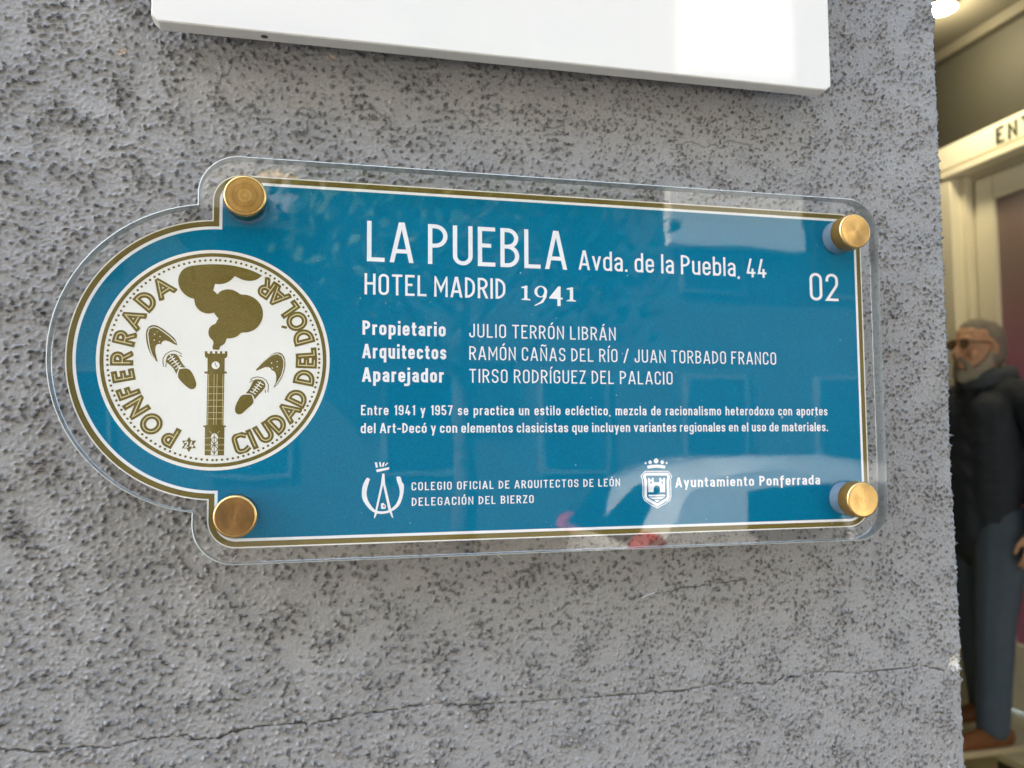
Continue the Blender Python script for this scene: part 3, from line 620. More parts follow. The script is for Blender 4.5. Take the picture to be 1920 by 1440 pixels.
def outline(Rc, xl, xr, zt, rc, seg=14):
    p = []
    def arc_(cx, cz, r_, a0, a1, k):
        for i in range(k + 1):
            a = R(a0 + (a1 - a0) * i / k); p.append((cx + r_ * math.cos(a), cz + r_ * math.sin(a)))
    arc_(xr - rc, -zt + rc, rc, -90, 0, seg); arc_(xr - rc, zt - rc, rc, 0, 90, seg); arc_(xl + rc, zt - rc, rc, 90, 180, seg)
    a = math.degrees(math.acos(xl / Rc)); arc_(0, 0, Rc, a, 360 - a, 110)
    arc_(xl + rc, -zt + rc, rc, 180, 270, seg)
    return p
def border(d): return outline(1 - d, -.0634 + d, 5.2517 - d, 1.3385 - d, .20 - d)
def toU(p): return [(a * U, b_ * U) for a, b_ in p]

# clear sheet: reflects by the Fresnel law, lets the rest through
ma = bpy.data.materials.new("clear_acrylic"); ma.use_nodes = True; t = ma.node_tree
for n in list(t.nodes): t.nodes.remove(n)
ou = t.nodes.new("ShaderNodeOutputMaterial"); tr = t.nodes.new("ShaderNodeBsdfTransparent"); gl = t.nodes.new("ShaderNodeBsdfGlossy"); fr = t.nodes.new("ShaderNodeFresnel"); mx = t.nodes.new("ShaderNodeMixShader")
tr.inputs[0].default_value = (.985, .992, .99, 1); gl.inputs['Roughness'].default_value = .012; fr.inputs['IOR'].default_value = 1.49
tcn = t.nodes.new("ShaderNodeTexCoord"); sm_ = noise(t, 22, 3); t.links.new(tcn.outputs['Object'], sm_.inputs['Vector'])
bpn = t.nodes.new("ShaderNodeBump"); bpn.inputs['Distance'].default_value = .00006; t.links.new(sm_.outputs['Fac'], bpn.inputs['Height']); t.links.new(bpn.outputs['Normal'], gl.inputs['Normal'])
geo = t.nodes.new("ShaderNodeNewGeometry"); mr = t.nodes.new("ShaderNodeMapRange"); mr.inputs['To Min'].default_value = 1.49; mr.inputs['To Max'].default_value = 1 / 1.49
t.links.new(geo.outputs['Backfacing'], mr.inputs['Value']); t.links.new(mr.outputs['Result'], fr.inputs['IOR'])     # the same reflectance from either side of the face
t.links.new(fr.outputs[0], mx.inputs[0]); t.links.new(tr.outputs[0], mx.inputs[1]); t.links.new(gl.outputs[0], mx.inputs[2]); t.links.new(mx.outputs[0], ou.inputs[0])
# edge of the sheet: internal reflection painted as a greyish, half see-through tone
mae = bpy.data.materials.new("acrylic_edge"); mae.use_nodes = True; t = mae.node_tree
for n in list(t.nodes): t.nodes.remove(n)
ou = t.nodes.new("ShaderNodeOutputMaterial"); tr = t.nodes.new("ShaderNodeBsdfTransparent"); gl = t.nodes.new("ShaderNodeBsdfGlossy"); df = t.nodes.new("ShaderNodeBsdfDiffuse")
gl.inputs['Roughness'].default_value = .22; gl.inputs[0].default_value = (.8, .84, .83, 1); df.inputs[0].default_value = (.30, .32, .32, 1); tr.inputs[0].default_value = (.8, .83, .83, 1)
m1 = t.nodes.new("ShaderNodeMixShader"); m1.inputs[0].default_value = .5; m2 = t.nodes.new("ShaderNodeMixShader"); m2.inputs[0].default_value = .72
t.links.new(df.outputs[0], m1.inputs[1]); t.links.new(gl.outputs[0], m1.inputs[2]); t.links.new(tr.outputs[0], m2.inputs[1]); t.links.new(m1.outputs[0], m2.inputs[2]); t.links.new(m2.outputs[0], ou.inputs[0])
mab = simple("acrylic_arris", "C4CAC8", .15, spec=.6, var=.05, scale=80)  # bright line along the bevel painted in as a pale colour

AT = .0074; AG = .0005
ol = toU(outline(1.083, -.149, 5.334, 1.437, .285, 20))
n = len(ol); ins = inset(ol, .0004)
bmv = [(p[0], -AG - AT, p[1]) for p in ins] + [(p[0], -AG - AT + .0004, p[1]) for p in ol] + [(p[0], -AG - .0002, p[1]) for p in ol] + [(p[0], -AG, p[1]) for p in inset(ol, .0002)]
faces, mats = [], []
for k in range(3):
    for i in range(n):
        j = (i + 1) % n; faces.append((k * n + i, k * n + j, (k + 1) * n + j, (k + 1) * n + i)); mats.append((2, 1, 1)[k])
for tri in tessellate_polygon([[Vector((p[0], p[1], 0)) for p in ins]]):
    faces.append(tri); mats.append(0); faces.append(tuple(3 * n + i for i in tri)); mats.append(3)
me = bpy.data.meshes.new("acrylic_sheet"); me.from_pydata(bmv, [], faces); me.update()
mbk = bpy.data.materials.new('bonded_back_face'); mbk.use_nodes = True; t = mbk.node_tree      # the print is bonded to the back: no second reflection
for n_ in list(t.nodes): t.nodes.remove(n_)
ou = t.nodes.new('ShaderNodeOutputMaterial'); tr = t.nodes.new('ShaderNodeBsdfTransparent'); t.links.new(tr.outputs[0], ou.inputs[0])
for m_ in (ma, mae, mab, mbk): me.materials.append(m_)
me.polygons.foreach_set('material_index', mats)
bm = bmesh.new(); bm.from_mesh(me); bmesh.ops.recalc_face_normals(bm, faces=bm.faces); bm.to_mesh(me); bm.free()
sheet = bpy.data.objects.new("acrylic_sheet", me); col.objects.link(sheet); sheet.parent = plaque

def ink(name, c, var=.07, rough=.55, grain=1500, spec=0.0):
    m, t, b = node_mat(name)
    tc = t.nodes.new("ShaderNodeTexCoord"); n1 = noise(t, grain, 2, .6); n2 = noise(t, 45, 3)
    mp = t.nodes.new("ShaderNodeMapping"); mp.inputs['Scale'].default_value = (.75, 1, 1.5); t.links.new(tc.outputs['Object'], mp.inputs[0])
    t.links.new(mp.outputs[0], n1.inputs['Vector']); t.links.new(tc.outputs['Object'], n2.inputs['Vector'])
    a = mixc(t, ramp(t, n1.outputs['Fac'], .3, .7), tuple(x * (1 - var) for x in c), tuple(min(1, x * (1 + var)) for x in c))
    a = mixc(t, ramp(t, n2.outputs['Fac'], .3, .7), mixc(t, 1.0, a, (.965, .965, .965), 'MULTIPLY'), a)
    t.links.new(a, b.inputs['Base Color']); b.inputs['Roughness'].default_value = rough; b.inputs['Specular IOR Level'].default_value = spec
    return m
i_white = ink("white_ink", (.80, .80, .79), .01)
i_cream = ink("cream_paper", (.79, .765, .70), .015)
i_blue = ink("blue_ink", (.0022, .152, .262), .15)
i_gold = ink("gold_ink", (.158, .118, .030), .13)
i_pgold = ink("pale_gold_line", (.62, .53, .30), .05)
i_red = ink("red_ink", (.5, .03, .03), .05)

pb = MB().prism(toU(border(0)), 0, .0006)
panel = pb.build("printed_panel", i_cream, plaque)
def flat(name, pts, layer, mat): 
    p = Print(layer); p.poly(pts); return p.build(name, mat, panel)
flat("gold_border", border(.009), 1, i_gold)
flat("white_border", border(.047), 2, i_white)
flat("blue_field", border(.068), 3, i_blue)

# --- lettering
p = Print(5); text(p, "LA PUEBLA", 1.031, 2.587, .747, .307, .102, gap=.125, space=.22); p.build("title_lettering", i_white, panel)
p = Print(5); text(p, "HOTEL MADRID", 1.0148, 2.0893, .497, .1588, .112, gap=.13, space=.22); p.build("hotel_lettering", i_white, panel)
p = Print(5); text(p, "Avda. de la Puebla, 44", 2.688, 4.337, .752, .1576, .112, gap=.12, space=.25); p.build("address_lettering", i_white, panel)
p = Print(5); text(p, "02", 4.7414, 5.0155, .576, .236, .095, gap=.13); p.build("number_lettering", i_white, panel)
p = Print(5)
for s_ in SERIF: p.poly(s_)
nine_o, nine_i = NINE
n = len(nine_o)
for i in range(n):
    j = (i + 1) % n; k = len(p.v); y = p.y
    p.v += [(q[0] * U, y, q[1] * U) for q in (nine_o[i], nine_o[j], nine_i[j], nine_i[i])]; p.f.append((k, k + 1, k + 2, k + 3))
p.build("year_lettering", i_white, panel)
for nm, s_, x1, zb in (("owner_heading", "Propietario", 1.6228, .195), ("architects_heading", "Arquitectos", 1.6271, .0205), ("builder_heading", "Aparejador", 1.608, -.1545)):
    p = Print(5); text(p, s_, 1.0015, x1, zb, .1068, .172, gap=.135); p.build(nm, i_white, panel)
for nm, s_, x1, zb in (("owner_lettering", "JULIO TERRÓN LIBRÁN", 2.9888, .194), ("architects_lettering", "RAMÓN CAÑAS DEL RÍO / JUAN TORBADO FRANCO", 4.4046, .0215), ("builder_lettering", "TIRSO RODRÍGUEZ DEL PALACIO", 3.470, -.1527)):
    p = Print(5); text(p, s_, 1.8045, x1, zb, .1045, .098, gap=.17, space=.27); p.build(nm, i_white, panel)
p = Print(5); text(p, "Entre 1941 y 1957 se practica un estilo ecléctico, mezcla de racionalismo heterodoxo con aportes", .9945, 4.8735, -.4005, .0740, .142, gap=.15, space=.36)
text(p, "del Art-Decó y con elementos clasicistas que incluyen variantes regionales en el uso de materiales.", .9930, 4.8735, -.5330, .0740, .142, gap=.13, space=.25); p.build("paragraph_lettering", i_white, panel)
p = Print(5); text(p, "COLEGIO OFICIAL DE ARQUITECTOS DE LEÓN", 1.3663, 3.007, -.9585, .0605, .128, gap=.19, space=.34)
text(p, "DELEGACIÓN DEL BIERZO", 1.3684, 2.3027, -1.0725, .0605, .128, gap=.19, space=.34); p.build("college_lettering", i_white, panel)
p = Print(5)
G_f = g['f']; g['f'] = (.34, 1, DS, [(0, (.35, DS), (.35, 1, .12), (1, 1)), (0, (0, X), (1, X))])
text(p, "Ayuntamiento Ponferrada", 3.4772, 4.782, -.9775, .0790, .150, gap=.15, space=.32); g['f'] = G_f
p.build("town_hall_lettering", i_white, panel)

# --- architects' emblem and municipal shield
p = Print(5); p.poly(HSHOE, 1)
for q in COMPASS: p.poly(q)
em = p.build("architects_emblem", i_white, panel)
p = Print(7); p.disc(REDDOT, .007, 10); p.build("red_dot", i_red, panel)
p = Print(5); p.strip(CRESTTHIN, .0065, True); p.strip(CRESTTHICK, .0225, True)
for q in CASTLE: p.poly(q)
for x_, z_, r_ in CRBALL: p.disc((x_, z_), r_, 14); p.disc((x_, z_ + r_ * .55), r_ * .55, 12)
p.build("municipal_shield", i_white, panel)
p = Print(7)
for q in CASTWIN: p.poly(q)
p.build("shield_windows", i_blue, panel)

# --- the coin emblem
lc = tuple(CAMDATA['lc'])
p = Print(5); p.disc(lc, .7858, 120); disc = p.build("emblem_disc", i_cream, panel)
def ringo(p, c, r0, r1, seg=120):
    y = p._y()
    for i in range(seg):
        a, b_ = 2 * math.pi * i / seg, 2 * math.pi * (i + 1) / seg; k = len(p.v)
        p.v += [((c[0] + r_ * math.cos(q)) * U, y, (c[1] + r_ * math.sin(q)) * U) for r_, q in ((r0, a), (r1, a), (r1, b_), (r0, b_))]; p.f.append((k, k + 1, k + 2, k + 3))
p = Print(7); ringo(p, lc, .737, .7625); p.build("emblem_ring", i_gold, panel)
p = Print(7)
for qd in range(4):
    for i in range(31):
        a = R(90 * qd + 1.1 + (90 - 2.2) * i / 30); p.disc((lc[0] + .712 * math.cos(a), lc[1] + .712 * math.sin(a)), .0088, 10)
p.build("emblem_dots", i_gold, panel)
p = Print(7); p.poly(SMOKE, 2); p.build("smoke_print", i_gold, panel)
p = Print(7); p.poly(TOWER); p.build("tower_print", i_gold, panel)
p = Print(8); p.poly(CLOCK); p.build("clock_face_print", i_cream, panel)
p = Print(8); p.poly(TWWIN); p.build("tower_window_print", i_cream, panel)
p = Print(9)
for q in TWLINES[2:]: p.strip(q, .0032)
p.build("tower_joints", i_pgold, panel)
p = Print(10)
for q in TWLINES[:2]: p.strip(q, .0048)
p.build("clock_hands", i_gold, panel)
p = Print(10)
for q in TWLAT: p.strip(q, .0048)
p.build("tower_lattice", i_gold, panel)
for k in range(2):
    p = Print(7)
    for q in (HEELS[k], VAMPS[2 * k], VAMPS[2 * k + 1]): p.poly(q, 1)
    for q in SHOECURV[3 * k:3 * k + 3]: p.strip(q, .0055)
    p.build("shoe_print", i_gold, panel)
    p = Print(8)
    p.strip(SHOEINL[k], .0055)
    for q in [SHOEINL[2 + k]] + SHOEINL[4 + 5 * k:9 + 5 * k]: p.strip(q, .0060)
    for q in SHOEDOT[4 * k:4 * k + 4]: p.disc(q, .0042, 8)
    p.build("shoe_lines", i_cream, panel)
p = Print(7); R_ = .054
p.poly([(STAR[0] + R_ * (1 if i % 2 == 0 else .577) * math.cos(R(90 + 30 * i)), STAR[1] + R_ * (1 if i % 2 == 0 else .577) * math.sin(R(90 + 30 * i))) for i in range(12)])
p.build("star_print", i_gold, panel)
p = Print(8); text(p, "24", STAR[0] - .031, STAR[0] + .031, STAR[1] - .022, .044, .16, gap=.16); p.build("star_number", i_cream, panel)
# ring lettering: heavy gold letters with a pale inline
RW = {'P': .62, 'O': .96, 'N': .80, 'F': .54, 'E': .55, 'R': .66, 'A': .92, 'D': .74, 'C': .84, 'I': .26, 'U': .74, 'L': .50, 'Ó': .92}
RG = {'C': [(0, (.98, .86), (.55, 1.06, .3), (0, 1, Q), (0, 0, Q), (.55, -.06, .3), (.98, .14))], 'A': [(0, (0, 0), (.5, 1), (1, 0)), (0, (.2, .26), (.8, .26))],
      'E': [(0, (1, 1), (0, 1), (0, 0), (1, 0)), (0, (0, .5), (.9, .5))],
      'N': [(0, (0, 0), (0, 1), (1, 0), (1, 1))]}
CAPR = .150; RIN = .5455; sw = .262
for ring_, inward in ((RINGL, False), (RINGR, True)):
    pg, pi_ = Print(7), Print(8)
    for ch_, (a, _r) in ring_:
        base = ACC.get(ch_, ch_); W = RW[ch_]; th = R(a)
        er = Vector((math.cos(th), math.sin(th))); et = Vector((-math.sin(th), math.cos(th)))
        up, rt, org = (er, -et, RIN) if not inward else (-er, et, RIN + CAPR)
        o_ = Vector(lc) + er * org
        tf = lambda p_: o_ + rt * ((p_.x - W / 2) * CAPR) + up * (p_.y * CAPR)
        h = sw / 2
        for st in RG.get(base, G[base][1]):
            q = [((h + x_[0] * (W - sw)) if W > sw else W / 2, h + x_[1] * (1 - sw)) + tuple(x_[2:]) for x_ in st[1:]]
            pts = rounded(q, st[0])
            pg.strip(pts, sw, st[0], clipper(0, 1, tf), 0 if st[0] or base == 'C' else h, 0 if st[0] or base == 'C' else h)
            q2 = pts if st[0] else pts
            pi_.strip(q2, .045, st[0], clipper(-1, 2, tf))
        if ch_ == 'Ó': pg.strip([(W * .42, 1.06), (W * .60, 1.26)], .12, False, clipper(-1, 2, tf))
    pg.build("ring_lettering", i_gold, panel); pi_.build("ring_lettering_inline", i_pgold, panel)

# --- brass fixings
def brass(name, ca, cb, rough, rg=.72):
    mb_, t, b = node_mat(name)
    b.inputs['Metallic'].default_value = 1.0; b.inputs['Roughness'].default_value = rough; b.inputs['Anisotropic'].default_value = .85
    tg = t.nodes.new("ShaderNodeTangent"); tg.direction_type = 'RADIAL'; tg.axis = 'Y'; t.links.new(tg.outputs[0], b.inputs['Tangent'])
    tc = t.nodes.new("ShaderNodeTexCoord"); sepx = t.nodes.new("ShaderNodeSeparateXYZ"); t.links.new(tc.outputs['Object'], sepx.inputs[0])
    cmb = t.nodes.new("ShaderNodeCombineXYZ"); t.links.new(sepx.outputs[0], cmb.inputs[0]); t.links.new(sepx.outputs[2], cmb.inputs[1])
    ln = t.nodes.new("ShaderNodeVectorMath"); ln.operation = 'LENGTH'; t.links.new(cmb.outputs[0], ln.inputs[0])
    n1 = t.nodes.new("ShaderNodeTexNoise"); n1.noise_dimensions = '1D'; n1.inputs['Scale'].default_value = 2600; n1.inputs['Detail'].default_value = 3; t.links.new(ln.outputs['Value'], n1.inputs['W'])
    n5 = t.nodes.new("ShaderNodeTexNoise"); n5.noise_dimensions = '1D'; n5.inputs['Scale'].default_value = 700; n5.inputs['Detail'].default_value = 2; t.links.new(ln.outputs['Value'], n5.inputs['W'])
    n2 = noise(t, 260, 5); t.links.new(tc.outputs['Object'], n2.inputs['Vector'])
    c_ = mixc(t, ramp(t, n2.outputs['Fac'], .35, .7), ca, cb)
    c_ = mixc(t, ramp(t, n1.outputs['Fac'], .4, .62), mixc(t, 1.0, c_, (.90, .88, .84), 'MULTIPLY'), c_)
    c_ = mixc(t, ramp(t, n5.outputs['Fac'], .38, .62), mixc(t, 1.0, c_, (rg, rg * .98, rg * .94), 'MULTIPLY'), c_)
    t.links.new(c_, b.inputs['Base Color'])
    bpn = t.nodes.new("ShaderNodeBump"); bpn.inputs['Distance'].default_value = .00003; bpn.inputs['Strength'].default_value = .6; t.links.new(n1.outputs['Fac'], bpn.inputs['Height']); t.links.new(bpn.outputs['Normal'], b.inputs['Normal'])
    return mb_
mb_ = brass("brushed_brass", (.66, .43, .17), (.73, .49, .21), .24, .90)
m_side = simple('brass_side', '8A6A30', .42, .55, var=.15, scale=900)
mb_worn_refl = brass("tarnished_brass", (.42, .25, .085), (.52, .33, .12), .34)  # worn brass, with a dark figure's reflection put into the colour
mb_dark_refl = brass("dull_brass", (.25, .145, .062), (.30, .18, .075), .40, .90)  # reflection of a dark figure put into the face colour
m_pale = simple("clear_sleeve", "6F8496", .2, spec=.6, var=.05, scale=200)
m_hole = simple("drill_hole_rim", "141618", .6)
CR = .0089; CF = -.0165
cap_me = MB().lathe([(.0002, CF), (CR - .0011, CF), (CR - .0006, CF + .00015), (CR - .00015, CF + .0006), (CR, CF + .0011), (CR, -AG - AT - .0003), (.0002, -AG - AT - .0003)], 72).mesh("cap")
cap_me.materials.append(mb_); cap_me.polygons.foreach_set('use_smooth', [True] * len(cap_me.polygons))
cyl_me = MB().lathe([(.0002, -AG - AT + .0003), (CR - .0003, -AG - AT + .0003), (CR - .0003, -AG - .0005), (.0002, -AG - .0005)], 48).mesh("sleeve")  # pale opaque cylinder within the sheet's thickness, under each cap
cyl_me.materials.append(m_pale)
bar_me = MB().lathe([(.0002, .0007), (.0078, .0007), (.0078, -YP + .003), (.0002, -YP + .003)], 40).mesh("barrel")
bar_me.materials.append(m_brass_dark)
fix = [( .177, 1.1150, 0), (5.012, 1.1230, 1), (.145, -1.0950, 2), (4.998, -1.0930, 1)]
labs = ["scuffed brass fixing with turned rings", "bright brass fixing with a conical sheen", "dull dark brass fixing with a bright rim", "bright brass fixing with a pale sleeve"]
for (fx, fz, pale_), lb in zip(fix, labs):
    f_ = empty("brass_fixing", (fx * U, 0, fz * U)); f_.parent = plaque; f_['label'] = lb
    for nm, me_ in (("cap", cap_me), ("sleeve", cyl_me), ("barrel", bar_me)):
        o = bpy.data.objects.new(nm, me_); col.objects.link(o); o.parent = f_
        if nm == "cap":
            if pale_ == 1:
                if m_side.name not in [m_.name for m_ in cap_me.materials]: cap_me.materials.append(m_side); cap_me.polygons.foreach_set('material_index', [1 if 72 * 4 <= i < 72 * 5 else 0 for i in range(len(cap_me.polygons))])
            else:
                o.data = cap_me.copy(); o.data.materials.clear(); o.data.materials.append(mb_); o.data.materials[0] = mb_dark_refl if pale_ == 2 else mb_worn_refl
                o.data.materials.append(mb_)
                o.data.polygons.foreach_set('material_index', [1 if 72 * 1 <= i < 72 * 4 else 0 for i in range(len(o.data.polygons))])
            bv = o.modifiers.new("wn", 'WEIGHTED_NORMAL'); bv.keep_sharp = True

# dust and one dried drop on the front of the sheet
m_dust = simple("pale_dust", "D5DCE0", .8)
rd_ = random.Random(11); dm = MB()
for i in range(70):
    x_, z_ = rd_.uniform(-.9, 5.2), rd_.uniform(-1.3, 1.3)
    if x_ < 0 and math.hypot(x_, z_) > .98: continue
    r_ = rd_.choice((.00010, .00013, .00020)); k = 6
    dm.add([(x_ * U, -AG - AT - .0002, z_ * U)] + [(x_ * U + r_ * math.cos(a) * rd_.uniform(.6, 1.3), -AG - AT - .00003, z_ * U + r_ * math.sin(a) * rd_.uniform(.6, 1.2)) for a in [2 * math.pi * q / k for q in range(k)]], [(0, 1 + q, 1 + (q + 1) % k) for q in range(k)])
du = dm.build("dust", m_dust, plaque); du['kind'] = 'stuff'
dr_ = MB().lathe([(.0001, -.0005), (.0005, -.0004), (.0009, -.0001), (.0010, -.00002)], 16).build("dried_drop", m_pale, plaque, True); dr_.location = (4.37 * U, -AG - AT, -.421 * U); dr_.scale = (.8, 1, .8)
for q in COBWEB:
    c_ = MB(); (a, b_), (c1, d1) = q
    c_.tube([(a, -.0018, b_), ((a + c1) / 2, -.0032, (b_ + d1) / 2 + .0006), (c1, -.0014, d1)], .00012, 5); c_.build("cobweb_strand", m_dust, wall)

# ================================================================ building front round the wall, ground
m_front = simple("grey_front", (.55, .545, .54), .8, var=.05, scale=3, bump=.001, bscale=300)
m_pave = simple("paving", (.40, .385, .36), .8, var=.10, scale=6, bump=.002, bscale=80)
m_asph = simple("asphalt", (.22, .22, .225), .85, var=.12, scale=20, bump=.003, bscale=200)
m_kerb = simple("kerb_stone", (.60, .59, .57), .8, var=.08, scale=8)
GX = 60
MB().box(-GX, GX, -60, 60, -.6, -.12).build("road", m_asph)['kind'] = 'structure'
MB().box(-GX, GX, -2.5, 0.02, -.119, 0).build("pavement", m_pave)['kind'] = 'structure'
MB().box(-GX, GX, -2.64, -2.503, -.119, .003).build("kerb", m_kerb)['kind'] = 'structure'
MB().box(-GX, GX, -12.9, -10.2, -.119, 0).build("far_pavement", m_pave)['kind'] = 'structure'
bf = empty("hotel_front", (0, 0, 0)); tag(bf, "plain grey hotel front that the rendered wall and doorway belong to", "building")
MB().box(-8, -1.602, 0.004, .42, 0, 3.7).build("side_wall", m_front, bf)
MB().box(3.22, 9, 0.004, .42, 0, 3.7).build("side_wall", m_front, bf)
MB().box(-8, 9, 0.006, .42, 3.702, 10).build("upper_wall", m_front, bf)

# ================================================================ the entrance beyond the corner
FL, ST, CE, DX = .16, .305, 3.37, 3.0
m_olive = simple("olive_paint", "2E2C20", .75, var=.03, scale=2)
m_ceil = simple("ceiling_paint", "454032", .8, var=.02, scale=2)
m_cream = simple("cream_gloss_paint", "F3EBD2", .35, var=.02, scale=5)
m_stone = simple("step_stone", "C9BE94", .35, var=.10, scale=25)
m_gap = simple("dark_gap", "2A2A22", .8)  # shade inside the lintel groove and leaf gap put in as dark colour
MB().box(.40, 3.2, .02, 6.0, -.1, FL).build("entrance_floor", m_stone)['kind'] = 'structure'
MB().box(.35, 3.22, .43, 6.2, CE, CE + .2).build("entrance_ceiling", m_ceil)['kind'] = 'structure'
ew = empty("entrance_walls", (DX, 3, 0)); tag(ew, "olive painted walls of the hotel entrance around the cream doorway", "wall")
def box_at(root, name, mat, x0, x1, y0, y1, z0, z1, bevel=0.0):
    l = root.location; return MB().box(x0 - l.x, x1 - l.x, y0 - l.y, y1 - l.y, z0 - l.z, z1 - l.z).build(name, mat, root, bevel=bevel)
DY0, DY1, DTOP = 1.50, 3.02, 2.90        # door surround along y
box_at(ew, "door_wall", m_olive, DX, DX + .2, DY1, 6.0, FL, CE)
box_at(ew, "door_wall", m_olive, DX, DX + .2, .0, DY0, FL, CE)
box_at(ew, "wall_over_door", m_olive, DX, DX + .2, DY0, DY1, DTOP, CE)
box_at(ew, "back_wall", m_olive, .35, DX, 6.0, 6.2, 0, CE)
box_at(ew, "inner_wall", m_olive, .17, .37, .43, 6.0, 0, CE)
box_at(ew, "cornice", m_ceil, DX - .05, DX - .001, .45, 5.99, CE - .05, CE - .002)

dr = empty("entrance_door", (DX, 2.26, ST)); tag(dr, "cream framed glazed door lettered ENTRADA behind the bearded man", "door")
fx0 = DX - .035
box_at(dr, "frame_post", m_cream, fx0, DX + .05, 2.870, DY1 - .002, ST, 2.742, .004)
box_at(dr, "frame_post", m_cream, fx0, DX + .05, DY0 + .002, 1.62, ST, 2.742, .004)
box_at(dr, "lintel", m_cream, fx0 - .004, DX + .05, DY0 + .001, DY1 - .001, 2.787, DTOP - .002, .004)
box_at(dr, "lintel_groove", m_gap, fx0 + .02, DX + .04, DY0 + .003, DY1 - .003, 2.776, 2.787)
box_at(dr, "lintel_moulding", m_cream, fx0 - .012, DX + .045, DY0 + .002, DY1 - .10, 2.744, 2.776, .004)
box_at(dr, "frame_header", m_cream, DX + .052, DX + .12, DY0 + .002, DY1 - .002, 2.722, 2.785)
box_at(dr, "frame_reveal", m_cream, DX + .02, DX + .09, 2.838, 2.869, ST, 2.742)
leafx = DX + .055
box_at(dr, "leaf_gap", m_gap, leafx + .03, leafx + .06, 2.822, 2.838, ST, 2.742)
box_at(dr, "door_stile", m_cream, leafx, leafx + .05, 2.715, 2.822, ST + .01, 2.72, .005)
box_at(dr, "door_rail", m_cream, leafx, leafx + .05, 1.62, 2.714, 2.60, 2.72, .005)
box_at(dr, "door_rail", m_cream, leafx, leafx + .05, 1.62, 2.714, ST + .01, ST + .30, .005)
# tinted pane, mauve towards the bottom
mp, t, b = node_mat("mauve_glass_film")
tc = t.nodes.new("ShaderNodeTexCoord"); sx_n = t.nodes.new("ShaderNodeSeparateXYZ"); t.links.new(tc.outputs['Object'], sx_n.inputs[0])
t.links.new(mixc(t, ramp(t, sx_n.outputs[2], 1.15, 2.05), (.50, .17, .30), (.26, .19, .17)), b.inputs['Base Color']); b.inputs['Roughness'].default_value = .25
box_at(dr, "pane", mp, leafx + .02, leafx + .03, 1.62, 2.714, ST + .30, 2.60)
# lettering on the lintel, reading from the far side towards the street
class SidePrint(Print):
    pass
sp = SidePrint(0); text(sp, "ENTRADA", 0, 6.2, 0, 1.0, .18, gap=.16)
me = bpy.data.meshes.new("lintel_lettering")
LH = .076; Y0_, Z0_ = 2.584, 2.798
me.from_pydata([(fx0 - .0055 + v[1] * .2 - DX, Y0_ - v[0] / U * LH - dr.location.y, Z0_ + v[2] / U * LH - ST) for v in sp.v], [], sp.f); me.update()
link("lintel_lettering", me, simple("green_black_paint", "2F3A22", .6), dr)

st_ = empty("doorstep", (2.9, 2.3, FL)); tag(st_, "pale stone doorstep under the bearded man's brown shoe", "step")
box_at(st_, "tread", m_stone, 2.60, DX + .15, 1.3, 3.3, ST - .03, ST, .004)
box_at(st_, "riser", m_stone, 2.62, 2.64, 2.37, 3.28, FL, ST - .031)
box_at(st_, "dark_riser", simple("dark_riser_paint", "4B4330", .7), 2.622, 2.642, 1.32, 2.369, FL, ST - .031)  # riser is darker along the half nearer the street

lp = empty("ceiling_downlight", (2.645, 2.525, CE)); tag(lp, "round lit downlight in the entrance ceiling beside the wall edge", "lamp")
me_t = bmesh.new(); bmesh.ops.create_cone(me_t, cap_ends=False, segments=32, radius1=.068, radius2=.058, depth=.02); me_ = bpy.data.meshes.new("trim"); me_t.to_mesh(me_); me_t.free()
o = link("trim", me_, m_cream, lp); o.location = (0, 0, -.01)
me_t = bmesh.new(); bmesh.ops.create_cone(me_t, cap_ends=True, segments=32, radius1=.056, radius2=.056, depth=.006); me_ = bpy.data.meshes.new("lens"); me_t.to_mesh(me_); me_t.free()
mem, t, b = node_mat("lit_lens"); b.inputs['Emission Color'].default_value = (1, .80, .42, 1); b.inputs['Emission Strength'].default_value = 7; b.inputs['Base Color'].default_value = (.9, .85, .6, 1)
o = link("lens", me_, mem, lp); o.location = (0, 0, -.016)
for (lx, ly, e) in ((2.645, 2.525, 2.7), (1.7, 3.8, 1.0)):  # the second is an unseen lamp without a fixture
    L = bpy.data.lights.new("downlight_glow", 'POINT'); L.energy = e; L.color = (1, .88, .66); L.shadow_soft_size = .07
    lo = bpy.data.objects.new("downlight_glow", L); col.objects.link(lo); lo.location = (lx, ly, CE - .12)

# ================================================================ the man in the doorway
def sph(b, c, r_, rot=None):
    m_ = Matrix.Translation(Vector(c)) @ (rot.to_4x4() if rot else Matrix.Identity(4)) @ Matrix.Diagonal((*(r_ if isinstance(r_, (tuple, list)) else (r_,) * 3), 1))
    bmesh.ops.create_icosphere(b, subdivisions=2, radius=1, matrix=m_)
def limb(b, pts):
    """chain of (point, radius): spheres close enough to melt into one tapered limb"""
    for (p0, r0), (p1, r1) in zip(pts, pts[1:]):
        p0, p1 = Vector(p0), Vector(p1); n = max(2, int((p1 - p0).length / (min(r0, r1) * .35)))
        for i in range(n + 1):
            k = i / n; bmesh.ops.create_icosphere(b, subdivisions=1 if min(r0, r1) < .02 else 2, radius=r0 + (r1 - r0) * k, matrix=Matrix.Translation(p0.lerp(p1, k)))
def melt(name, b, voxel, mat, parent, smooth=3):
    me = bpy.data.meshes.new(name + "_raw"); b.to_mesh(me); b.free()
    o = bpy.data.objects.new(name + "_raw", me); col.objects.link(o)
    r_ = o.modifiers.new("r", 'REMESH'); r_.mode = 'VOXEL'; r_.voxel_size = voxel
    s_ = o.modifiers.new("s", 'SMOOTH'); s_.iterations = smooth; s_.factor = .5
    dg = bpy.context.evaluated_depsgraph_get(); dg.update()
    m2 = bpy.data.meshes.new_from_object(o.evaluated_get(dg)); m2.name = name
    bpy.data.objects.remove(o); bpy.data.meshes.remove(me)
    return link(name, m2, mat, parent, True)
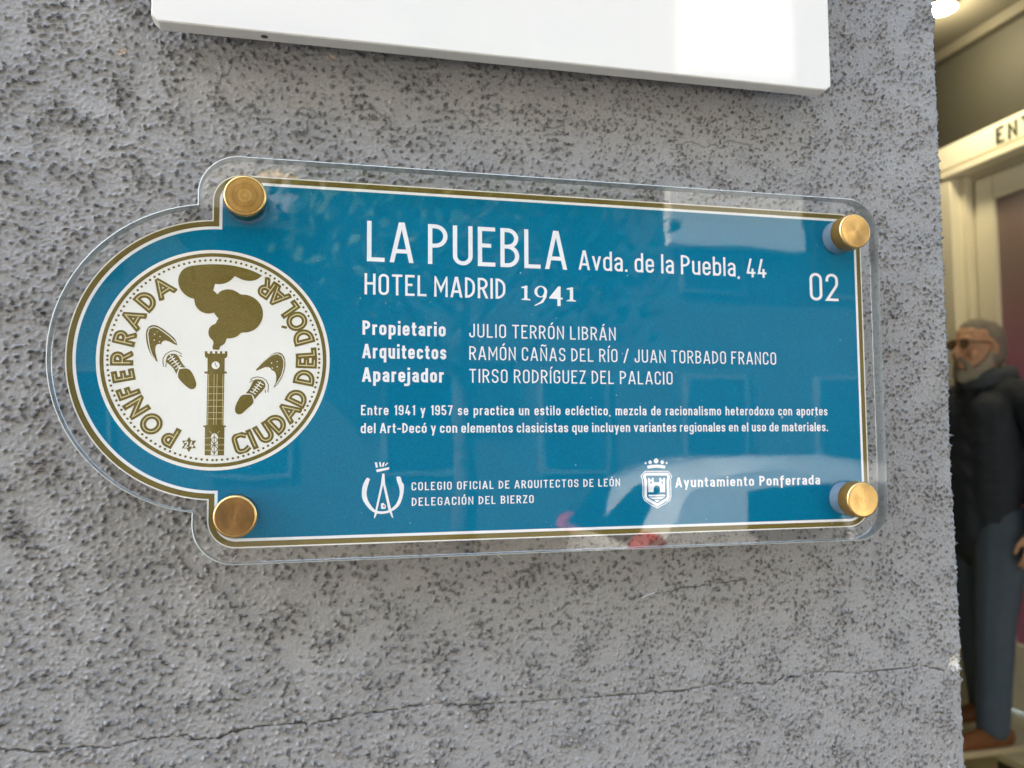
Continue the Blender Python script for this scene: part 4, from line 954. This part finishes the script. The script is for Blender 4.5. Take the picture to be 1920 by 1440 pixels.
MX, MY = 2.745, 2.505
man = empty("person", (MX, MY, ST), R(182)); tag(man, "bearded man in glasses, dark padded vest and jeans standing in the doorway", "person")
m_skin = simple("skin", "C99B7A", .55, var=.08, scale=40)
m_jack = simple("navy_jacket", "252B35", .75, var=.15, scale=25, bump=.002, bscale=60)
m_vest = simple("padded_vest", "2B313A", .8, var=.2, scale=18, bump=.006, bscale=22)
m_hood = simple("grey_fleece", "4C5258", .9, var=.1, scale=60, bump=.002, bscale=200)
m_jean = simple("blue_denim", "4E5C68", .85, var=.15, scale=30, bump=.001, bscale=300)
m_shoe = simple("brown_leather", "7A4A22", .5, var=.15, scale=40)
m_sole = simple("rubber_sole", "C8B890", .7)
m_hair = simple("grey_hair", "8E867A", .8, var=.3, scale=120, bump=.004, bscale=250)
m_beard = simple("grizzled_beard", "A39A8C", .9, var=.35, scale=150, bump=.004, bscale=300)
m_black = simple("black_frame", "1A1512", .3)
# body: +x is forward, +y the man's left; seen from his right... the far leg leads
b = bmesh.new()
HZ = 1.575
sph(b, (.005, 0, HZ + .02), (.098, .076, .105)); sph(b, (.030, 0, HZ - .045), (.068, .060, .075)); sph(b, (-.02, 0, HZ + .01), (.088, .074, .09))
sph(b, (.112, 0, HZ - .022), (.020, .014, .020)); limb(b, [((.098, 0, HZ + .02), .011), ((.118, 0, HZ - .018), .013)])
sph(b, (.088, 0, HZ + .038), (.016, .055, .012)); sph(b, (.096, 0, HZ - .060), (.014, .026, .008)); sph(b, (.095, 0, HZ - .074), (.014, .022, .008)); sph(b, (.080, 0, HZ - .105), (.028, .030, .022))
for s_ in (-1, 1):
    sph(b, (-.008, s_ * .078, HZ - .005), (.018, .009, .032)); sph(b, (-.002, s_ * .083, HZ + .012), (.016, .006, .016)); sph(b, (.065, s_ * .040, HZ - .03), (.026, .022, .022))
limb(b, [((-.02, 0, HZ - .07), .056), ((-.035, 0, HZ - .17), .060)])
limb(b, [((-.04, 0, 1.36), .10), ((-.03, 0, 1.15), .125), ((-.02, 0, .95), .125)])
for s_ in (-1, 1):
    limb(b, [((-.04, 0, 1.36), .07), ((-.04, s_ * .16, 1.36), .058)])
    limb(b, [((-.01, s_ * .09, .92), .085), ((.06 * s_ + .03, s_ * .115, .50), .058), ((.11 * s_ + .03, s_ * .13, .09), .038)])
    el = Vector((-.075, s_ * .235, 1.10)); wr = Vector((.02 if s_ > 0 else -.16, s_ * .245, .86))
    limb(b, [((-.04, s_ * .195, 1.35), .052), (el, .040), (wr, .027)])
    palm = wr + Vector((.012, 0, -.045)); limb(b, [(wr, .024), (palm, .026)]); sph(b, palm + Vector((.004, 0, -.01)), (.036, .016, .042))
    for k, (dx, ln_) in enumerate(((.030, .070), (.011, .080), (-.009, .074), (-.027, .058))):
        a0 = palm + Vector((dx, 0, -.040)); a1 = a0 + Vector((.006, -s_ * .008, -ln_ * .5)); a2 = a1 + Vector((.004, -s_ * .020, -ln_ * .38))
        limb(b, [(a0, .0092), (a1, .0085), (a2, .0070)])
    a0 = palm + Vector((.030, -s_ * .004, .002)); a1 = a0 + Vector((.022, -s_ * .012, -.030)); a2 = a1 + Vector((.004, -s_ * .010, -.026)); limb(b, [(a0, .012), (a1, .0098), (a2, .008)])
body = melt("body", b, .0052, m_skin, man, 2)
b = bmesh.new()      # padded vest over the dark jacket
limb(b, [((-.055, 0, 1.38), .125), ((-.04, 0, 1.22), .170), ((-.03, 0, 1.05), .178), ((-.02, 0, .90), .172), ((-.02, 0, .82), .170)])
for s_ in (-1, 1):
    limb(b, [((-.045, s_ * .03, 1.37), .10), ((-.045, s_ * .165, 1.365), .075)])
    limb(b, [((.02, s_ * .07, 1.30), .10), ((.03, s_ * .08, 1.0), .105), ((.02, s_ * .08, .83), .10)])
jk = melt("vest", b, .010, m_vest, man, 3)
for s_ in (-1, 1):
    b = bmesh.new()
    limb(b, [((-.05, s_ * .205, 1.335), .080), ((-.085, s_ * .262, 1.10), .066), ((.015 if s_ > 0 else -.15, s_ * .262, .885), .050)])
    melt("sleeve", b, .010, m_jack, man, 3)

b = bmesh.new()
for i in range(26):
    a = 2 * math.pi * i / 26; sph(b, (-.035 + .088 * math.cos(a), .088 * math.sin(a), 1.455 + .012 * math.cos(a + 3.14)), (.034, .034, .045))
sph(b, (-.12, 0, 1.42), (.06, .10, .055)); limb(b, [((-.10, .07, 1.40), .045), ((-.08, .14, 1.40), .035)]); limb(b, [((-.10, -.07, 1.40), .045), ((-.08, -.14, 1.40), .035)])
melt("hood", b, .008, m_hood, man, 3)
b = bmesh.new()
limb(b, [((-.01, 0, .88), .130), ((-.01, 0, .84), .13)])
for s_ in (-1, 1): limb(b, [((.0, s_ * .085, .86), .118), ((.06 * s_ + .03, s_ * .115, .50), .078), ((.11 * s_ + .03, s_ * .13, .09), .062)])
melt("jeans", b, .009, m_jean, man, 3)
for s_ in (-1, 1):
    b = bmesh.new(); x0 = .11 * s_ + .03; y0 = s_ * .13
    limb(b, [((x0 - .05, y0, .05), .042), ((x0 + .06, y0, .045), .042), ((x0 + .17, y0, .032), .032)]); limb(b, [((x0, y0, .06), .045), ((x0, y0, .10), .045)])
    sh = melt("shoe", b, .007, m_shoe, man, 2)
    MB().prism([(x0 - .095, .001), (x0 + .205, .001), (x0 + .212, .014), (x0 + .205, .022), (x0 - .095, .022)], y0 - .046, y0 + .046).build("sole", m_sole, sh)
b = bmesh.new(); sph(b, (-.030, 0, HZ + .040), (.094, .081, .088)); sph(b, (-.05, 0, HZ - .01), (.075, .078, .085)); sph(b, (.0, 0, HZ + .078), (.078, .066, .052))
melt("hair", b, .006, m_hair, man, 2)
b = bmesh.new()
for s_ in (-1, 1): limb(b, [((.004, s_ * .072, HZ - .02), .014), ((.022, s_ * .068, HZ - .07), .024), ((.065, s_ * .035, HZ - .108), .030), ((.088, 0, HZ - .115), .030)]); limb(b, [((.103, 0, HZ - .046), .011), ((.092, s_ * .030, HZ - .062), .012), ((.085, s_ * .034, HZ - .09), .016)])
melt("beard", b, .006, m_beard, man, 1)
gl_ = MB()
for s_ in (-1, 1):
    gl_.tube([(.106 + .004 * math.cos(a), s_ * .036 + .026 * math.cos(a), HZ + .016 + .019 * math.sin(a)) for a in [2 * math.pi * i / 16 for i in range(17)]], .0016, 6)
    gl_.tube([(.104, s_ * .062, HZ + .022), (.05, s_ * .080, HZ + .020), (-.01, s_ * .086, HZ + .018)], .0026, 6)
gl_.tube([(.110, -.010, HZ + .02), (.112, .010, HZ + .02)], .0022, 6)
gls = gl_.build("glasses", m_black, man, True)
m_lens = simple("tinted_lens", "9A7C62", .1)
for s_ in (-1, 1):
    ln_ = MB().lathe([(.0005, 0), (.024, 0), (.024, .0012), (.0005, .0012)], 20).build("lens", m_lens, gls); ln_.rotation_euler = (0, 0, R(90)); ln_.scale = (1, 1, .74); ln_.location = (.107, s_ * .036, HZ + .016)

# ================================================================ across the street (seen mirrored in the acrylic)
m_car = simple("white_car_paint", "F2F3F3", .22, .35, var=.02, scale=3, coat=1.0)
m_cg = simple("car_glass", "101418", .05, spec=.8)
m_tyre = simple("tyre_rubber", "151515", .8); m_rim = simple("alloy_rim", "A8ABAE", .3, .9); m_tail = simple("red_tail_lamp", "C01512", .15); m_bump = simple("black_trim", "1B1C1E", .6)
CXo, CYn = 1.78, -4.05       # rear end of the car, side nearest the wall
car = empty("parked_car", (CXo + 2.1, CYn - .87, -.12)); tag(car, "white hatchback parked across the pavement, mirrored in the plaque's lower edge", "car")
prof = [(0, .30), (0.02, .55), (.0, .86), (.06, 1.0), (.30, 1.38), (.48, 1.475), (.9, 1.52), (1.5, 1.525), (2.1, 1.47), (2.35, 1.40), (3.05, 1.02), (3.9, .90), (4.15, .78), (4.22, .55), (4.2, .30), (3.75, .24), (3.7, .3), (3.55, .5), (3.33, .58), (3.1, .5), (2.97, .3), (2.9, .22), (1.15, .22), (1.1, .3), (.95, .5), (.73, .58), (.5, .5), (.37, .3), (.3, .24)]
def carshell(prof, inner=0.0):
    v, f = [], []; n = len(prof)
    ys = [-.87, -.83, -.6, 0, .6, .83, .87]
    for yy in ys:
        for x_, z_ in prof:
            tum = max(0, z_ - .95) * .38; k = (.87 - tum) / .87
            e = abs(yy) / .87; bow = .10 * e * e
            xx = x_ + (bow if x_ < 1 else -bow * 1.2) * (1 if (x_ < .5 or x_ > 3.6) else 0)
            zz_ = z_ - (.035 if e > .94 and z_ > .95 else 0) - (.05 * e ** 4 if z_ > 1.3 else 0)
            v.append((xx - 2.1, yy * k * (1 if e < .97 else 1.0), zz_))
    for a in range(len(ys) - 1):
        for i in range(n): j = (i + 1) % n; f.append((a * n + i, a * n + j, (a + 1) * n + j, (a + 1) * n + i))
    for base in (0, (len(ys) - 1) * n):
        for tri in tessellate_polygon([[Vector((p_[0], p_[1], 0)) for p_ in prof]]): f.append(tuple(base + q for q in tri))
    return v, f
mbc = MB(); mbc.add(*carshell(prof)); shell = mbc.build("body", m_car, car, True)
bv = shell.modifiers.new("e", 'EDGE_SPLIT'); bv.split_angle = R(38)
def sidey(z_): return (.87 - max(0, z_ - .95) * .38) + .004
for sgn in (-1, 1):
    for nm, q in (("side_window", [(.84, 1.02), (.74, 1.10), (.80, 1.32), (1.36, 1.36), (1.38, 1.02)]), ("side_window", [(1.46, 1.02), (1.44, 1.36), (1.95, 1.34), (2.28, 1.26), (2.72, 1.04)])):
        v = [(x_ - 2.1, sgn * sidey(z_), z_) for x_, z_ in q] + [(x_ - 2.1, sgn * (sidey(z_) - .012), z_) for x_, z_ in q]; n = len(q)
        MB().add(v, [tuple(range(n)), tuple(range(n, 2 * n))[::-1]] + [(i, (i + 1) % n, n + (i + 1) % n, n + i) for i in range(n)]).build(nm, m_cg, car)
    for wx in (.73, 3.33):
        w_ = MB().lathe([(.16, -.11), (.30, -.11), (.33, -.08), (.33, .08), (.30, .11), (.16, .11)], 32).build("wheel", m_tyre, car); w_.location = (wx - 2.1, sgn * .76, .33)
        MB().lathe([(.02, -.115), (.10, -.118), (.20, -.105), (.20, .105), (.02, .115)], 24).build("rim", m_rim, w_)
    tl = [(.0, .97), (.03, 1.05), (.12, 1.09), (.15, 1.05), (.12, .97)]
    v = [(x_ - 2.1, sgn * (.872 - max(0, x_) * 0), z_) for x_, z_ in tl] + [(x_ - 2.1 + .09, sgn * .62, z_) for x_, z_ in tl]
    MB().prism(rel([(x_ + .05, z_) for x_, z_ in tl], (2.1, 0)), sgn * .65 if sgn < 0 else .65, sgn * .875 if sgn < 0 else .875).build("tail_lamp", m_tail, car)
    MB().box(.25, .42, sgn * .90 - .07, sgn * .90 + .07, 1.0, 1.12).build("mirror", m_car, car, bevel=.02)
    MB().box(-.75, -.6, sgn * .885 - .012, sgn * .885 + .012, .86, .89).build("door_handle", m_car, car)
q = [(.085, 1.03), (.30, 1.345)]
MB().add([(q[0][0] - 2.115, -.60, q[0][1]), (q[0][0] - 2.115, .60, q[0][1]), (q[1][0] - 2.10, .52, q[1][1]), (q[1][0] - 2.10, -.52, q[1][1]), (q[0][0] - 2.08, -.60, q[0][1]), (q[0][0] - 2.08, .60, q[0][1]), (q[1][0] - 2.06, .52, q[1][1]), (q[1][0] - 2.06, -.52, q[1][1])], [(0, 1, 2, 3), (4, 7, 6, 5), (0, 3, 7, 4), (1, 5, 6, 2), (0, 4, 5, 1), (3, 2, 6, 7)]).build("rear_window", m_cg, car)
MB().box(-2.13, -1.95, -.80, .80, .26, .52).build("bumper", m_bump, car, bevel=.03)
MB().box(1.95, 2.14, -.80, .80, .26, .52).build("bumper", m_bump, car, bevel=.03)

m_fac = simple("sandy_facade", "514B43", .85, var=.06, scale=1.5); m_shut = simple("dark_window", "2E3438", .15); m_frm = simple("window_frame_paint", "77726A", .6); m_balc = simple("white_balcony", "DCD8CE", .6)
ap = empty("apartment_block", (6, -13, 0)); tag(ap, "sandy apartment block across the street with white balconies, mirrored in the acrylic", "building")
MB().box(-26, 26, -6, 0, 0, 16.5).build("wall", m_fac, ap)
wf = MB().box(-.62, .62, .0, .05, -.05, 1.65).mesh("window"); wf.materials.append(m_frm)
wp = MB().box(-.54, .54, .052, .06, .03, 1.57).mesh("pane"); wp.materials.append(m_shut)
for fl in range(5):
    for c_ in range(-6, 7):
        o = bpy.data.objects.new("window", wf); col.objects.link(o); o.parent = ap; o.location = (c_ * 2.6 + .9, 0.001, 1.0 + fl * 3.1)
        o2 = bpy.data.objects.new("pane", wp); col.objects.link(o2); o2.parent = o
for (bx0, bx1, bz0, bz1) in ((-8.2, -5.6, 5.0, 5.9), (-8.2, -5.6, 8.4, 9.3)):
    f_ = MB().box(bx0, bx1, .06, 1.1, bz0 - .15, bz0).build("balcony", m_balc, ap)
    MB().box(bx0, bx1, 1.02, 1.1, bz0, bz1).build("parapet", m_balc, f_)

MB().box(-.02, 2.55, .07, .32, 4.85, 7.6).build('white_bay', m_balc, ap); MB().box(.35, 2.45, .07, .34, 8.0, 13).build('white_bay', m_balc, ap)
# street tree
tree = empty("street_tree", (1.6, -8.6, -.12)); tag(tree, "leafy street tree whose mottled crown is mirrored in the plaque", "tree")
m_bark = simple("bark", "5B4B3C", .9, var=.2, scale=20, bump=.01); m_leaf = simple("leaf_green", "47602A", .6, var=.3, scale=3)
tk = MB(); tk.tube([(0, 0, 0), (.05, .02, 1.2), (0, 0, 2.6), (.08, -.05, 4.2)], [.15, .12, .10, .05], 10)
rt_ = random.Random(5); tips = []
for i in range(9):
    a = i * 2.4; h0 = 2.1 + i * .22; L_ = 1.5 - i * .05; e = Vector((math.cos(a) * L_, math.sin(a) * L_, h0 + 1.2)); tk.tube([(0.02, 0, h0), tuple(e * .5 + Vector((0, 0, h0 * .5 - .1))), tuple(e)], [.05, .035, .015], 6); tips.append(e)
tk.build("trunk", m_bark, tree, True)
cw = MB()
for i in range(5200):
    c_ = rt_.choice(tips) + Vector((rt_.gauss(0, .42), rt_.gauss(0, .42), rt_.gauss(.3, .40))); n_ = Vector((rt_.gauss(0, 1), rt_.gauss(0, 1), rt_.gauss(0, 1))).normalized(); a = n_.orthogonal() * rt_.uniform(.04, .08); b_ = n_.cross(a) * .6
    cw.add([c_ - a, c_ - b_, c_ + a, c_ + b_], [(0, 1, 2, 3)])
me = bpy.data.meshes.new("crown"); me.from_pydata(cw.v, [], cw.f); me.update(); link("crown", me, m_leaf, tree)
